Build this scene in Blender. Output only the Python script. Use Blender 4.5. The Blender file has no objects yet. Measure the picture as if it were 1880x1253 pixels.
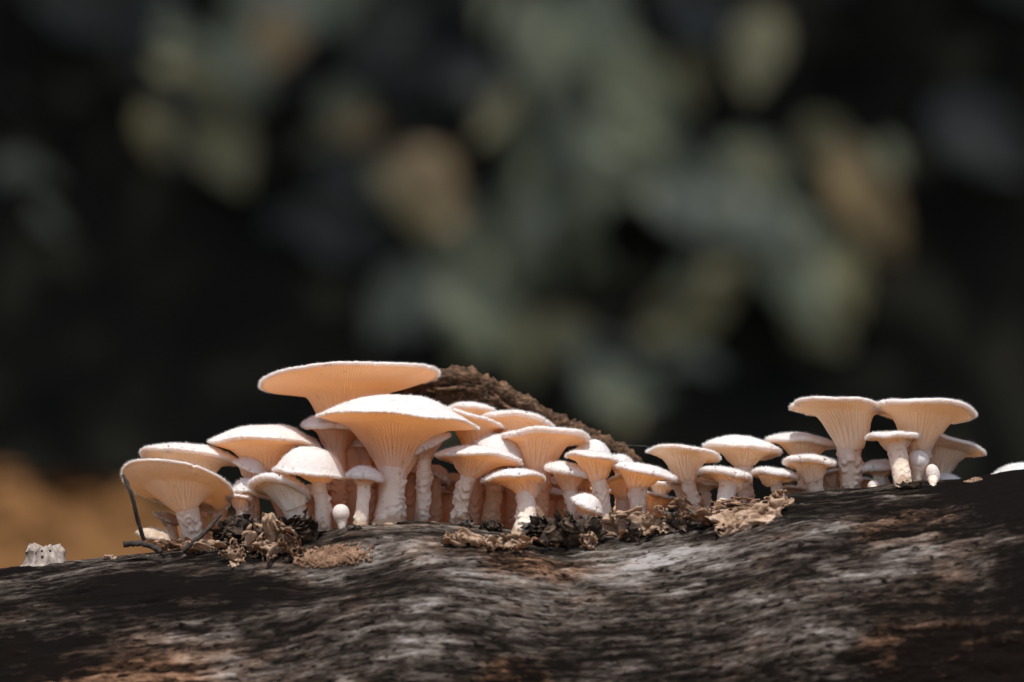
import bpy, math, random
import numpy as np
from mathutils import Vector, Matrix
from mathutils.bvhtree import BVHTree

# ------------------------------------------------------------------ camera, sky, sun, exposure
SC = bpy.context.scene
COL = SC.collection
R_ = math.radians
CAM_D, CAM_Z, LENS, SENS = 1.96, 0.30, 150.0, 36.0
PITCH = math.atan((960 - 626.5) / 1880 * SENS / LENS)

cam_d = bpy.data.cameras.new('camera')
cam = bpy.data.objects.new('camera', cam_d)
COL.objects.link(cam)
cam.location = (0, -CAM_D, CAM_Z)
cam.rotation_euler = (math.pi / 2 + PITCH, 0, 0)
cam_d.lens = LENS
cam_d.sensor_width = SENS
cam_d.clip_start = 0.02
cam_d.clip_end = 500
cam_d.dof.use_dof = True
cam_d.dof.focus_distance = CAM_D - 0.030
cam_d.dof.aperture_fstop = 5.2
SC.camera = cam

SUN_EL, SUN_AZ = 69.0, 184.0          # high, a little on the camera's side of the log
world = bpy.data.worlds.new('World')
SC.world = world
world.use_nodes = True
wn = world.node_tree
wn.nodes.clear()
sky = wn.nodes.new('ShaderNodeTexSky')
sky.sky_type = 'NISHITA'
sky.sun_disc = False
sky.sun_elevation = R_(SUN_EL)
sky.sun_rotation = R_(SUN_AZ)
sky.dust_density = 2.0
sky.ozone_density = 0.3
bg = wn.nodes.new('ShaderNodeBackground')
bg.inputs['Strength'].default_value = 0.15
wo = wn.nodes.new('ShaderNodeOutputWorld')
wn.links.new(sky.outputs[0], bg.inputs[0])
wn.links.new(bg.outputs[0], wo.inputs[0])

sl = bpy.data.lights.new('sun', 'SUN')
sl.energy = 3.5
sl.angle = R_(0.6)
sl.color = (1.0, 0.955, 0.89)
sun = bpy.data.objects.new('sun', sl)
COL.objects.link(sun)
sdir = Vector((math.sin(R_(SUN_AZ)) * math.cos(R_(SUN_EL)), math.cos(R_(SUN_AZ)) * math.cos(R_(SUN_EL)), math.sin(R_(SUN_EL))))
sun.rotation_euler = sdir.to_track_quat('Z', 'Y').to_euler()
sun.location = sdir * 5

SC.view_settings.view_transform = 'Standard'
SC.view_settings.look = 'None'
SC.view_settings.exposure = 0.50
SC.view_settings.gamma = 1.0
SC.view_settings.use_curve_mapping = False
SC.cycles.use_denoising = True
SC.cycles.max_bounces = 14
SC.cycles.diffuse_bounces = 10
SC.cycles.transmission_bounces = 6
SC.cycles.caustics_reflective = False
SC.cycles.caustics_refractive = False

# ------------------------------------------------------------------ helpers
S = SENS / LENS * CAM_D / 1880.0      # metres per photo pixel at the subject plane
CAMP = np.array([0, -CAM_D, CAM_Z])
FW = np.array([0, math.cos(PITCH), math.sin(PITCH)])
UP = np.array([0, -math.sin(PITCH), math.cos(PITCH)])
RT = np.array([1.0, 0, 0])
K = SENS / LENS / 1880.0


def ray(px, py):
    d = FW + RT * (px - 940) * K - UP * (py - 626.5) * K
    return d


def at(px, py, Y):
    d = ray(px, py)
    return CAMP + d * ((Y + CAM_D) / d[1])


def _h(ix, iy, iz, seed):
    n = (ix * 374761393 + iy * 668265263 + iz * 2147483647 + seed * 974634777) & 0xFFFFFFFF
    n = ((n ^ (n >> 13)) * 1274126177) & 0xFFFFFFFF
    n = ((n ^ (n >> 16)) * 2246822519) & 0xFFFFFFFF
    n = n ^ (n >> 15)
    return (n & 0xFFFF) / 32767.5 - 1.0


def vnoise(x, y, z, seed=0):
    x, y, z = np.broadcast_arrays(np.asarray(x, float), np.asarray(y, float), np.asarray(z, float))
    fx, fy, fz = np.floor(x), np.floor(y), np.floor(z)
    ix, iy, iz = fx.astype(np.int64), fy.astype(np.int64), fz.astype(np.int64)
    u, v, w = x - fx, y - fy, z - fz
    u = u * u * u * (u * (u * 6 - 15) + 10)
    v = v * v * v * (v * (v * 6 - 15) + 10)
    w = w * w * w * (w * (w * 6 - 15) + 10)
    r = 0
    for dx in (0, 1):
        for dy in (0, 1):
            for dz in (0, 1):
                r = r + _h(ix + dx, iy + dy, iz + dz, seed) * (u if dx else 1 - u) * (v if dy else 1 - v) * (w if dz else 1 - w)
    return r


def fbm(x, y, z, oct=4, seed=0, gain=0.5):
    a, f, t = 1.0, 1.0, 0
    for o in range(oct):
        t = t + a * vnoise(x * f, y * f, z * f, seed + o * 17)
        a *= gain
        f *= 2.03
    return t


def sstep(a, b, x):
    t = np.clip((x - a) / (b - a), 0, 1)
    return t * t * (3 - 2 * t)


def mesh_np(name, verts, faces, mat=None, smooth=True):
    me = bpy.data.meshes.new(name)
    me.from_pydata(np.asarray(verts).tolist(), [], faces if isinstance(faces, list) else faces.tolist())
    if smooth:
        me.polygons.foreach_set('use_smooth', np.ones(len(me.polygons), dtype=bool))
    if mat:
        me.materials.append(mat)
    me.update()
    return me


def link(name, me, parent=None, loc=None):
    o = bpy.data.objects.new(name, me)
    COL.objects.link(o)
    if parent is not None:
        o.parent = parent
    if loc is not None:
        o.location = loc
    return o


def empty(name, loc):
    o = bpy.data.objects.new(name, None)
    o.empty_display_size = 0.01
    COL.objects.link(o)
    o.location = loc
    return o


def tag(o, label=None, cat=None, group=None, kind=None):
    if label:
        o['label'] = label
    if cat:
        o['category'] = cat
    if group:
        o['group'] = group
    if kind:
        o['kind'] = kind
    return o


def grid_faces(nr, nc, closed=True):
    i = np.arange(nr - 1)[:, None]
    j = np.arange(nc if closed else nc - 1)[None, :]
    a = i * nc + j
    b = i * nc + (j + 1) % nc
    return np.stack([a, b, b + nc, a + nc], -1).reshape(-1, 4)


# ------------------------------------------------------------------ materials
class NT:
    def __init__(self, name):
        self.m = bpy.data.materials.new(name)
        self.m.use_nodes = True
        self.t = self.m.node_tree
        self.t.nodes.clear()
        self.out = self.n('ShaderNodeOutputMaterial')

    def n(self, typ, **kw):
        nd = self.t.nodes.new(typ)
        for k, v in kw.items():
            if k.startswith('_'):
                setattr(nd, k[1:], v)
            else:
                nd.inputs[k.replace('__', ' ')].default_value = v
        return nd

    def l(self, a, b):
        self.t.links.new(a, b)

    def ramp(self, fac, stops):
        r = self.n('ShaderNodeValToRGB')
        e = r.color_ramp.elements
        e[0].position, e[0].color = stops[0][0], (*stops[0][1], 1)
        e[1].position, e[1].color = stops[-1][0], (*stops[-1][1], 1)
        for p, c in stops[1:-1]:
            x = e.new(p)
            x.color = (*c, 1)
        self.l(fac, r.inputs[0])
        return r.outputs[0]

    def coords(self, scale=(1, 1, 1), kind='Object'):
        tc = self.n('ShaderNodeTexCoord')
        mp = self.n('ShaderNodeMapping')
        mp.inputs['Scale'].default_value = scale
        self.l(tc.outputs[kind], mp.inputs[0])
        return mp.outputs[0]

    def noise(self, vec, scale, detail=5, rough=0.55, dist=0.0):
        nz = self.n('ShaderNodeTexNoise')
        nz.inputs['Scale'].default_value = scale
        nz.inputs['Detail'].default_value = detail
        nz.inputs['Roughness'].default_value = rough
        nz.inputs['Distortion'].default_value = dist
        self.l(vec, nz.inputs['Vector'])
        return nz.outputs['Fac']

    def bump(self, fac, dist, strength=1.0, normal=None):
        b = self.n('ShaderNodeBump')
        b.inputs['Strength'].default_value = strength
        b.inputs['Distance'].default_value = dist
        self.l(fac, b.inputs['Height'])
        if normal is not None:
            self.l(normal, b.inputs['Normal'])
        return b.outputs[0]


def flesh(name, c0, c1, trans, tcol, bump_scale=900, bump_d=0.0004, rough=0.85, stretch=(1, 1, 1), nscale=120):
    """mushroom flesh: matt cream surface that lets warm light through"""
    t = NT(name)
    vec = t.coords(stretch)
    col = t.ramp(t.noise(vec, nscale, 4, 0.6), [(0.3, c0), (0.7, c1)])
    nrm = t.bump(t.noise(vec, bump_scale, 3, 0.6), bump_d, 0.8)
    p = t.n('ShaderNodeBsdfPrincipled', Roughness=rough)
    p.inputs['Specular IOR Level'].default_value = 0.15
    t.l(col, p.inputs['Base Color'])
    t.l(nrm, p.inputs['Normal'])
    tr = t.n('ShaderNodeBsdfTranslucent')
    tr.inputs[0].default_value = (*tcol, 1)
    mx = t.n('ShaderNodeMixShader')
    mx.inputs[0].default_value = trans
    t.l(p.outputs[0], mx.inputs[1])
    t.l(tr.outputs[0], mx.inputs[2])
    t.l(mx.outputs[0], t.out.inputs[0])
    return t.m


M_cap = flesh('cap_skin', (0.70, 0.73, 0.725), (0.78, 0.81, 0.815), 0.38, (1.0, 0.67, 0.37), 1100, 0.0006)
M_gill = flesh('gill_flesh', (0.83, 0.735, 0.62), (0.89, 0.81, 0.71), 0.52, (1.0, 0.60, 0.30), 500, 0.0002)
M_stem = flesh('stem_flesh', (0.76, 0.67, 0.55), (0.86, 0.79, 0.69), 0.30, (1.0, 0.50, 0.20), 700, 0.0006, nscale=160)


def blend_base(mat, attr, col):
    t = mat.node_tree
    a_ = t.nodes.new('ShaderNodeAttribute')
    a_.attribute_name = attr
    m_ = t.nodes.new('ShaderNodeMix')
    m_.data_type = 'RGBA'
    p_ = next(n for n in t.nodes if n.type == 'BSDF_PRINCIPLED')
    src = p_.inputs['Base Color'].links[0].from_socket
    m_.inputs[7].default_value = (*col, 1)
    t.links.new(a_.outputs['Fac'], m_.inputs[0])
    t.links.new(src, m_.inputs[6])
    t.links.new(m_.outputs[2], p_.inputs['Base Color'])
    return m_.outputs[2]


M_gill_shaded = flesh('gill_flesh_shaded', (0.68, 0.56, 0.43), (0.77, 0.65, 0.52), 0.27, (1.0, 0.64, 0.36), 500, 0.0002)  # gill flesh with shade painted in: darker, less glow
M_gill_lowlit = flesh('gill_flesh_lowlit', (0.74, 0.67, 0.58), (0.82, 0.76, 0.68), 0.34, (1.0, 0.68, 0.42), 500, 0.0002)  # right-hand gills: weaker backlight put into the colour
M_gill_unlit = flesh('gill_flesh_unlit', (0.50, 0.43, 0.35), (0.60, 0.52, 0.43), 0.15, (1.0, 0.68, 0.42), 500, 0.0002)  # lack of light painted in as a greyer flesh
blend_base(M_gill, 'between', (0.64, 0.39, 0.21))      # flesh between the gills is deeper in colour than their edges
for _m in (M_gill_shaded, M_gill_lowlit, M_gill_unlit):
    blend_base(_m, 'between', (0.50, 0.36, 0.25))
    blend_base(_m, 'neck', (0.74, 0.66, 0.55))
blend_base(M_gill, 'neck', (0.76, 0.68, 0.56))         # gills run out into the stem
blend_base(M_stem, 'neck', (0.80, 0.71, 0.59))
M_fuzz = flesh('cap_fuzz', (0.72, 0.73, 0.715), (0.79, 0.80, 0.79), 0.35, (0.95, 0.84, 0.70))
def aged(mat, col, amount, fleck, fscale=260, lo=0.66, hi=0.72):
    '''each mushroom a little different in age: own tint, plus a few brown flecks and stains'''
    t = mat.node_tree
    p_ = next(n for n in t.nodes if n.type == 'BSDF_PRINCIPLED')
    src = p_.inputs['Base Color'].links[0].from_socket
    oi = t.nodes.new('ShaderNodeObjectInfo')
    tc = t.nodes.new('ShaderNodeTexCoord')
    n1 = t.nodes.new('ShaderNodeTexNoise')
    n1.inputs['Scale'].default_value = 55
    n1.inputs['Detail'].default_value = 4
    t.links.new(tc.outputs['Object'], n1.inputs['Vector'])
    mm = t.nodes.new('ShaderNodeMath'); mm.operation = 'MULTIPLY'
    t.links.new(oi.outputs['Random'], mm.inputs[0]); t.links.new(n1.outputs['Fac'], mm.inputs[1])
    m2 = t.nodes.new('ShaderNodeMath'); m2.operation = 'MULTIPLY'
    t.links.new(mm.outputs[0], m2.inputs[0]); m2.inputs[1].default_value = amount * 2
    mx = t.nodes.new('ShaderNodeMix'); mx.data_type = 'RGBA'
    mx.inputs[7].default_value = (*col, 1)
    t.links.new(m2.outputs[0], mx.inputs[0]); t.links.new(src, mx.inputs[6])
    n2 = t.nodes.new('ShaderNodeTexNoise')
    n2.inputs['Scale'].default_value = fscale
    n2.inputs['Detail'].default_value = 3
    t.links.new(tc.outputs['Object'], n2.inputs['Vector'])
    mr = t.nodes.new('ShaderNodeMapRange')
    mr.inputs[1].default_value = lo; mr.inputs[2].default_value = hi
    mr.inputs[4].default_value = fleck
    t.links.new(n2.outputs['Fac'], mr.inputs[0])
    mf = t.nodes.new('ShaderNodeMix'); mf.data_type = 'RGBA'
    mf.inputs[7].default_value = (0.30, 0.17, 0.09, 1)
    t.links.new(mr.outputs[0], mf.inputs[0]); t.links.new(mx.outputs[2], mf.inputs[6])
    t.links.new(mf.outputs[2], p_.inputs['Base Color'])


M_stem_glow = flesh('stem_flesh_glow', (0.74, 0.56, 0.39), (0.84, 0.68, 0.50), 0.45, (1.0, 0.56, 0.24), 700, 0.0006, nscale=160)  # inner stems: orange glow of the cavities painted into the flesh
blend_base(M_stem_glow, 'neck', (0.80, 0.64, 0.46))
aged(M_cap, (0.66, 0.58, 0.47), 0.22, 0.5)
for _m in (M_gill, M_gill_lowlit, M_gill_shaded):
    aged(_m, (0.70, 0.53, 0.37), 0.45, 0.45)
aged(M_stem_glow, (0.66, 0.48, 0.31), 0.4, 0.5, 330, 0.60, 0.70)
blend_base(M_stem_glow, 'foot', (0.34, 0.23, 0.14))
aged(M_stem, (0.66, 0.52, 0.37), 0.45, 0.6, 330, 0.60, 0.70)
blend_base(M_stem, 'foot', (0.34, 0.23, 0.14))
M_oldcap = flesh('old_cap_skin', (0.34, 0.24, 0.16), (0.56, 0.46, 0.36), 0.2, (1.0, 0.6, 0.3), 800, 0.0008, nscale=260)


def wood_mat():
    t = NT('weathered_wood')
    tc = t.n('ShaderNodeTexCoord')
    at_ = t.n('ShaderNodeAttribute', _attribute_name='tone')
    at2 = t.n('ShaderNodeAttribute', _attribute_name='rot')

    def mp(s):
        m = t.n('ShaderNodeMapping')
        m.inputs['Scale'].default_value = s
        t.l(tc.outputs['UV'], m.inputs[0])
        return m.outputs[0]
    g1 = t.noise(mp((34, 360, 1)), 1.0, 8, 0.75, 0.35)        # long fibres
    g2 = t.noise(mp((190, 1150, 1)), 1.0, 4, 0.65, 0.3)         # hair-fine fibres
    g3 = t.noise(mp((70, 150, 1)), 1.0, 7, 0.75, 0.5)               # blotches
    a = t.n('ShaderNodeMath', _operation='MULTIPLY_ADD')
    t.l(g1, a.inputs[0]); a.inputs[1].default_value = 1.5
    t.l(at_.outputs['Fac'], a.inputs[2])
    b = t.n('ShaderNodeMath', _operation='MULTIPLY_ADD')
    t.l(g2, b.inputs[0]); b.inputs[1].default_value = 0.95
    t.l(a.outputs[0], b.inputs[2])
    c = t.n('ShaderNodeMath', _operation='MULTIPLY_ADD')
    t.l(g3, c.inputs[0]); c.inputs[1].default_value = 1.5
    t.l(b.outputs[0], c.inputs[2])
    pt = t.n('ShaderNodeMapRange')
    pt.inputs[1].default_value = 0.55
    pt.inputs[2].default_value = 0.66
    t.l(t.noise(mp((170, 420, 1)), 1.0, 4, 0.6, 0.6), pt.inputs[0])
    c2 = t.n('ShaderNodeMath', _operation='MULTIPLY_ADD')
    t.l(pt.outputs[0], c2.inputs[0]); c2.inputs[1].default_value = -0.55
    t.l(c.outputs[0], c2.inputs[2])
    c = c2
    grey = t.ramp(c.outputs[0], [(0.62, (0.010, 0.009, 0.008)), (0.98, (0.05, 0.044, 0.040)), (1.0, (0.075, 0.066, 0.06)), ])
    # map 0..~2.6 down to 0..1
    sc_ = t.n('ShaderNodeMapRange')
    sc_.inputs[1].default_value = 1.33
    sc_.inputs[2].default_value = 2.56
    t.l(c.outputs[0], sc_.inputs[0])
    grey = t.ramp(sc_.outputs[0], [(0.10, (0.005, 0.004, 0.0033)), (0.34, (0.022, 0.017, 0.0135)), (0.54, (0.065, 0.052, 0.043)), (0.74, (0.14, 0.122, 0.107)), (0.97, (0.27, 0.252, 0.235))])
    brown = t.ramp(sc_.outputs[0], [(0.12, (0.006, 0.004, 0.003)), (0.38, (0.05, 0.025, 0.013)), (0.65, (0.20, 0.10, 0.05)), (1.0, (0.42, 0.27, 0.17))])
    rn = t.n('ShaderNodeMath', _operation='MULTIPLY_ADD')
    t.l(t.noise(mp((30, 45, 1)), 1.0, 5, 0.7), rn.inputs[0]); rn.inputs[1].default_value = 1.0
    t.l(at2.outputs['Fac'], rn.inputs[2])
    rf = t.n('ShaderNodeMapRange')
    rf.inputs[1].default_value = 0.52
    rf.inputs[2].default_value = 0.95
    t.l(rn.outputs[0], rf.inputs[0])
    mix = t.n('ShaderNodeMix', _data_type='RGBA')
    rg = t.n('ShaderNodeMath', _operation='MULTIPLY')
    t.l(rf.outputs[0], rg.inputs[0]); rg.inputs[1].default_value = 0.75
    t.l(rg.outputs[0], mix.inputs[0])
    t.l(grey, mix.inputs[6])
    t.l(brown, mix.inputs[7])
    n1 = t.bump(g1, 0.0012, 0.9)
    n2 = t.bump(g2, 0.0005, 0.8, n1)
    n3 = t.bump(g3, 0.0012, 0.5, n2)
    p = t.n('ShaderNodeBsdfPrincipled', Roughness=0.9)
    p.inputs['Specular IOR Level'].default_value = 0.03
    t.l(mix.outputs[2], p.inputs['Base Color'])
    t.l(n3, p.inputs['Normal'])
    t.l(p.outputs[0], t.out.inputs[0])
    return t.m


def rough_mat(name, stops, scale=150, bump_d=0.001, stretch=(1, 1, 1), rough=0.8, trans=0.0, tcol=(1, .6, .3), spec=0.3, detail=7):
    t = NT(name)
    vec = t.coords(stretch)
    nz = t.noise(vec, scale, detail, 0.65, 0.3)
    col = t.ramp(nz, stops)
    nrm = t.bump(t.noise(vec, scale * 2.3, 5, 0.7), bump_d, 1.0)
    p = t.n('ShaderNodeBsdfPrincipled', Roughness=rough)
    p.inputs['Specular IOR Level'].default_value = spec
    t.l(col, p.inputs['Base Color'])
    t.l(nrm, p.inputs['Normal'])
    if trans > 0:
        tr = t.n('ShaderNodeBsdfTranslucent')
        tr.inputs[0].default_value = (*tcol, 1)
        mx = t.n('ShaderNodeMixShader')
        mx.inputs[0].default_value = trans
        t.l(p.outputs[0], mx.inputs[1])
        t.l(tr.outputs[0], mx.inputs[2])
        t.l(mx.outputs[0], t.out.inputs[0])
    else:
        t.l(p.outputs[0], t.out.inputs[0])
    return t.m


M_wood = wood_mat()
M_bark = rough_mat('flaky_bark', [(0.28, (0.012, 0.008, 0.005)), (0.45, (0.075, 0.040, 0.021)), (0.62, (0.21, 0.115, 0.06)), (0.82, (0.42, 0.27, 0.16))], 230, 0.0022, (1, 1, 1.6))
M_dryleaf = rough_mat('dry_leaf', [(0.25, (0.06, 0.033, 0.02)), (0.40, (0.25, 0.155, 0.095)), (0.58, (0.46, 0.33, 0.23)), (0.8, (0.68, 0.57, 0.47))], 170, 0.001, trans=0.2, tcol=(0.9, 0.55, 0.3))
M_darkleaf = rough_mat('rotten_leaf', [(0.3, (0.012, 0.009, 0.007)), (0.5, (0.04, 0.028, 0.02)), (0.68, (0.13, 0.085, 0.055)), (0.85, (0.42, 0.32, 0.24))], 170, 0.0012, rough=0.5, spec=0.5)
M_midleaf = rough_mat('brown_leaf', [(0.3, (0.05, 0.027, 0.016)), (0.5, (0.19, 0.105, 0.06)), (0.68, (0.36, 0.23, 0.15)), (0.85, (0.55, 0.43, 0.32))], 150, 0.0012, trans=0.12)
M_char = rough_mat('black_humus', [(0.32, (0.010, 0.007, 0.005)), (0.5, (0.035, 0.023, 0.015)), (0.66, (0.12, 0.078, 0.048)), (0.85, (0.36, 0.26, 0.17))], 220, 0.0012, rough=0.75, spec=0.2)
M_twig = rough_mat('dark_twig', [(0.3, (0.012, 0.009, 0.008)), (0.6, (0.04, 0.028, 0.022)), (0.85, (0.15, 0.10, 0.075))], 300, 0.0006)
M_stub = rough_mat('pale_broken_wood', [(0.3, (0.07, 0.05, 0.038)), (0.5, (0.25, 0.20, 0.165)), (0.75, (0.48, 0.42, 0.37))], 60, 0.001, (5, 5, 0.8))
M_hole = rough_mat('hole_dark', [(0.3, (0.006, 0.005, 0.004)), (0.7, (0.012, 0.01, 0.008))], 100, 0.0002)
M_silk = rough_mat('silk', [(0.3, (0.5, 0.5, 0.5)), (0.7, (0.6, 0.6, 0.6))], 100, 0.0)

# ------------------------------------------------------------------ ground, bank
M_floor = rough_mat('leaf_litter_floor', [(0.3, (0.10, 0.06, 0.032)), (0.5, (0.27, 0.17, 0.095)), (0.75, (0.42, 0.29, 0.18))], 9, 0.02, rough=0.9, spec=0.1)
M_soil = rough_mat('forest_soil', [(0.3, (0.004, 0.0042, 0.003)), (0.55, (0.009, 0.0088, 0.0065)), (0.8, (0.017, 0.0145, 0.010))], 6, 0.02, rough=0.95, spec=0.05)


def build_ground(name, ys, mat, dz):
    xs = np.concatenate([np.linspace(-160, -9, 20)[:-1], np.linspace(-9, 9, 80), np.linspace(9, 160, 20)[1:]])
    X, Y = np.meshgrid(xs, ys)
    z = 3.4 * sstep(5.9, 9.0, Y) + np.clip(Y - 8.6, 0, None) * 0.12
    b = fbm(X * 0.8, Y * 0.8, 0 * X, 4, 5) * 0.12 * sstep(0.6, 3, np.hypot(X, Y)) + fbm(X * 4, Y * 4, 0 * X, 3, 8) * 0.02
    z = z + b - 0.01 + dz
    v = np.stack([X.ravel(), Y.ravel(), z.ravel()], -1)
    me = mesh_np(name, v, grid_faces(len(ys), len(xs), False), mat)
    o = link(name, me)
    o['kind'] = 'structure'
    return BVHTree.FromPolygons([tuple(p) for p in v], [tuple(p.vertices) for p in me.polygons])


GB1 = build_ground('forest_floor', np.concatenate([np.linspace(-80, -4, 18)[:-1], np.linspace(-4, 5.0, 80)]), M_floor, 0.0)
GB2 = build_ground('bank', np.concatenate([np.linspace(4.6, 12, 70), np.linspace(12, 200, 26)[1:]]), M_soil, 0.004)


def ground_z(x, y):
    for b in (GB1, GB2):
        h = b.ray_cast(Vector((x, y, 60)), Vector((0, 0, -1)))
        if h[0]:
            return h[0].z
    return 0.0


# ------------------------------------------------------------------ the fallen log
CREST_PX = [(-1500, 1120), (-300, 1068), (0, 1047), (100, 1036), (250, 1017), (400, 1002), (560, 988), (640, 970), (700, 961), (780, 958), (860, 964), (940, 972),
            (1020, 980), (1100, 974), (1200, 962), (1300, 946), (1400, 922), (1450, 912), (1500, 906), (1560, 902), (1650, 892), (1760, 884), (1880, 864), (2200, 820), (3400, 700)]
CREST_Y = -0.030


def build_log():
    cx = np.array([at(p[0], p[1], CREST_Y)[0] for p in CREST_PX])
    cz = np.array([at(p[0], p[1], CREST_Y)[2] for p in CREST_PX])
    xs = np.concatenate([np.linspace(-0.62, -0.262, 70)[:-1], np.linspace(-0.262, 0.262, 720), np.linspace(0.262, 0.62, 70)[1:]])
    # smooth crest
    crest = np.interp(xs, cx, cz)
    fine = np.linspace(-0.64, 0.64, 1600)
    cf = np.interp(fine, cx, cz)
    k = np.hanning(41); k /= k.sum()
    cf = np.convolve(np.pad(cf, 20, 'edge'), k, 'valid')
    crest = np.interp(xs, fine, cf)
    rad = crest / 2 + 0.008
    ang = np.concatenate([np.linspace(-0.45, 1.5, 330), np.linspace(1.5, 2 * math.pi - 0.45, 70)[1:-1]])   # 0 = top, + = toward camera
    X, A = np.meshgrid(xs, ang, indexing='ij')
    RAD = rad[:, None] + 0 * A
    arc = A * 0.15
    # grain flow: fibres swirl round a swelling near the middle
    def px2x(p):
        return (p - 940) * S
    kx, ka = px2x(830), 0.62
    dx, da = (X - kx) / 0.055, (A - ka) / 0.30
    sw = np.exp(-(dx * dx + da * da))
    flow = arc + 0.006 * sw * np.tanh(da * 1.5) + 0.002 * np.sin(X * 7 + 0.5) + 0.0014 * fbm(X * 14, arc * 14, 0 * X, 2, 3) + X * 0.03
    front = sstep(-0.1, 0.12, A) * (1 - sstep(1.5, 1.9, A))
    d = 0.003 * sw
    # broad swells and a long trough under the mushrooms
    d += (0.0020 * fbm(X * 9, arc * 13, 0 * X, 3, 11) + 0.0006 * fbm(X * 40, arc * 60, 0 * X, 4, 13)) * front
    d += -0.006 * np.exp(-(((X - px2x(640)) / 0.03) ** 2 + ((A - 0.50) / 0.10) ** 2))
    # dropped branch scar lower left
    sc = np.exp(-(((X - px2x(270)) / 0.040) ** 2 + ((A - 1.02) / 0.13) ** 2))
    d += 0.012 * sc
    # fibres
    g1 = fbm(X * 55, flow * 420, 0 * X, 4, 21, 0.6)
    g2 = fbm(X * 160, flow * 1100, 0 * X, 2, 31)
    d += 0.00035 * g1 + 0.00020 * g2
    # drying cracks along the grain
    cr = np.abs(vnoise(X * 8 + 3, flow * 190, 0 * X, 41))
    cm = sstep(0.3, 0.7, vnoise(X * 18, flow * 45, 0 * X + 5, 43))
    crack = (1 - sstep(0.0, 0.09, cr)) * cm
    d -= 0.0024 * crack * front
    # crumbly decayed patches
    rotm = sstep(0.0, 0.7, fbm(X * 11, arc * 14, 0 * X, 3, 51) + 0.75 * sstep(0.65, 1.1, A) - 0.75 + 0.55 * np.exp(-(((X - px2x(250)) / 0.06) ** 2 + ((A - 0.98) / 0.22) ** 2)))
    pit = fbm(X * 130, arc * 190, 0 * X, 4, 61, 0.6)
    d += rotm * 0.0013 * pit
    # pale raised flakes
    fl = sstep(0.35, 0.6, fbm(X * 55, flow * 170, 0 * X + 9, 3, 71))
    d += 0.0004 * fl * front
    d = d * sstep(-0.45, -0.2, A) * (1 - 0.0 * A)
    # crest line stays where measured; section a little flattened on top
    rr = RAD + d
    Yv = CREST_Y - np.sin(A) * np.where(A < math.pi, rr * 0.66, rr)
    Zv = (crest[:, None] - RAD) + np.cos(A) * rr
    nx, na = X.shape
    V = np.stack([X, Yv, Zv], -1).reshape(-1, 3)
    F = grid_faces(nx, na, True).tolist()
    # end caps
    for e, i in ((0, 0), (1, nx - 1)):
        c = V[i * na:(i + 1) * na].mean(0)
        V = np.vstack([V, c])
        ci = len(V) - 1
        for j in range(na):
            a, b = i * na + j, i * na + (j + 1) % na
            F.append([b, a, ci] if e == 0 else [a, b, ci])
    me = mesh_np('fallen_log', V, F, M_wood)
    # colour carriers: bleached streaks and painted light, algal stains and painted shade, decay
    bleach_light = 0.24 * fbm(X * 14, flow * 60, 0 * X, 4, 81) + 0.50 * np.exp(-(((X - px2x(960)) / 0.10) ** 2 + ((A - 0.52) / 0.22) ** 2)) \
        + 0.15 * np.exp(-(((X - px2x(1300)) / 0.10) ** 2 + ((A - 0.45) / 0.3) ** 2))  # random streaks, plus broad lit patches painted into the colour
    algae_shade = 1.0 * sstep(0.0, 0.8, fbm(X * 8 + 4, arc * 16, 0 * X, 5, 91) + 0.12) + 2.2 * sstep(0.3, 1.1, 0.35 * fbm(X * 9, arc * 9, 0 * X, 4, 97) + (X - px2x(1480)) / 0.07 * 0.55 + 0.6 * (A - 0.2)) + 0.8 * sstep(0.2, 0.9, 0.55 * fbm(X * 10, arc * 22, 0 * X + 3, 4, 99) + 1.1 * np.exp(-(((X - px2x(230)) / 0.11) ** 2 + ((A - 0.55) / 0.2) ** 2)))  # first term stains; the others paint shade over right and left ends
    tone = -0.07 + bleach_light - 0.42 * algae_shade - 0.5 * crack + 0.18 * fl + 0.16 * g1 - 0.25 * rotm * (pit < 0)
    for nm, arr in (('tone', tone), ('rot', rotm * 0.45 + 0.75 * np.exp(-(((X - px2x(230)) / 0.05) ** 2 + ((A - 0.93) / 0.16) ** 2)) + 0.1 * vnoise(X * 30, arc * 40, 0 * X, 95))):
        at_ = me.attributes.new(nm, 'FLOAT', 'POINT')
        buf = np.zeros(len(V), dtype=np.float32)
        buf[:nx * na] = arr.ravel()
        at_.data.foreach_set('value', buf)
    uv = me.uv_layers.new(name='UVMap')
    li = np.zeros(len(me.loops), dtype=np.int32)
    me.loops.foreach_get('vertex_index', li)
    UVv = np.zeros((len(V), 2), dtype=np.float32)
    UVv[:nx * na, 0] = X.ravel()
    UVv[:nx * na, 1] = flow.ravel()
    uv.data.foreach_set('uv', UVv[li].ravel())
    o = link('fallen_log', me)
    tag(o, 'weathered grey and black fallen log carrying the white mushrooms', 'log')
    bv = BVHTree.FromPolygons([tuple(v) for v in V], F)
    return o, bv


log, LB = build_log()


def log_ray(px, py):
    d = Vector(ray(px, py)).normalized()
    h = LB.ray_cast(Vector(CAMP), d)
    return (np.array(h[0]), np.array(h[1])) if h[0] else (None, None)


def log_z(x, y):
    h = LB.ray_cast(Vector((x, y, 1)), Vector((0, 0, -1)))
    return h[0].z if h[0] else 0.28


def on_log(px, py, Y, tol=0.03):
    """point on the log seen at this pixel; behind the crest: the log surface below depth Y"""
    h, n = log_ray(px, py)
    if h is not None and abs(h[1] - Y) < tol:
        return h
    p = at(px, py, Y)
    return np.array([p[0], Y, log_z(p[0], Y)])


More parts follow.
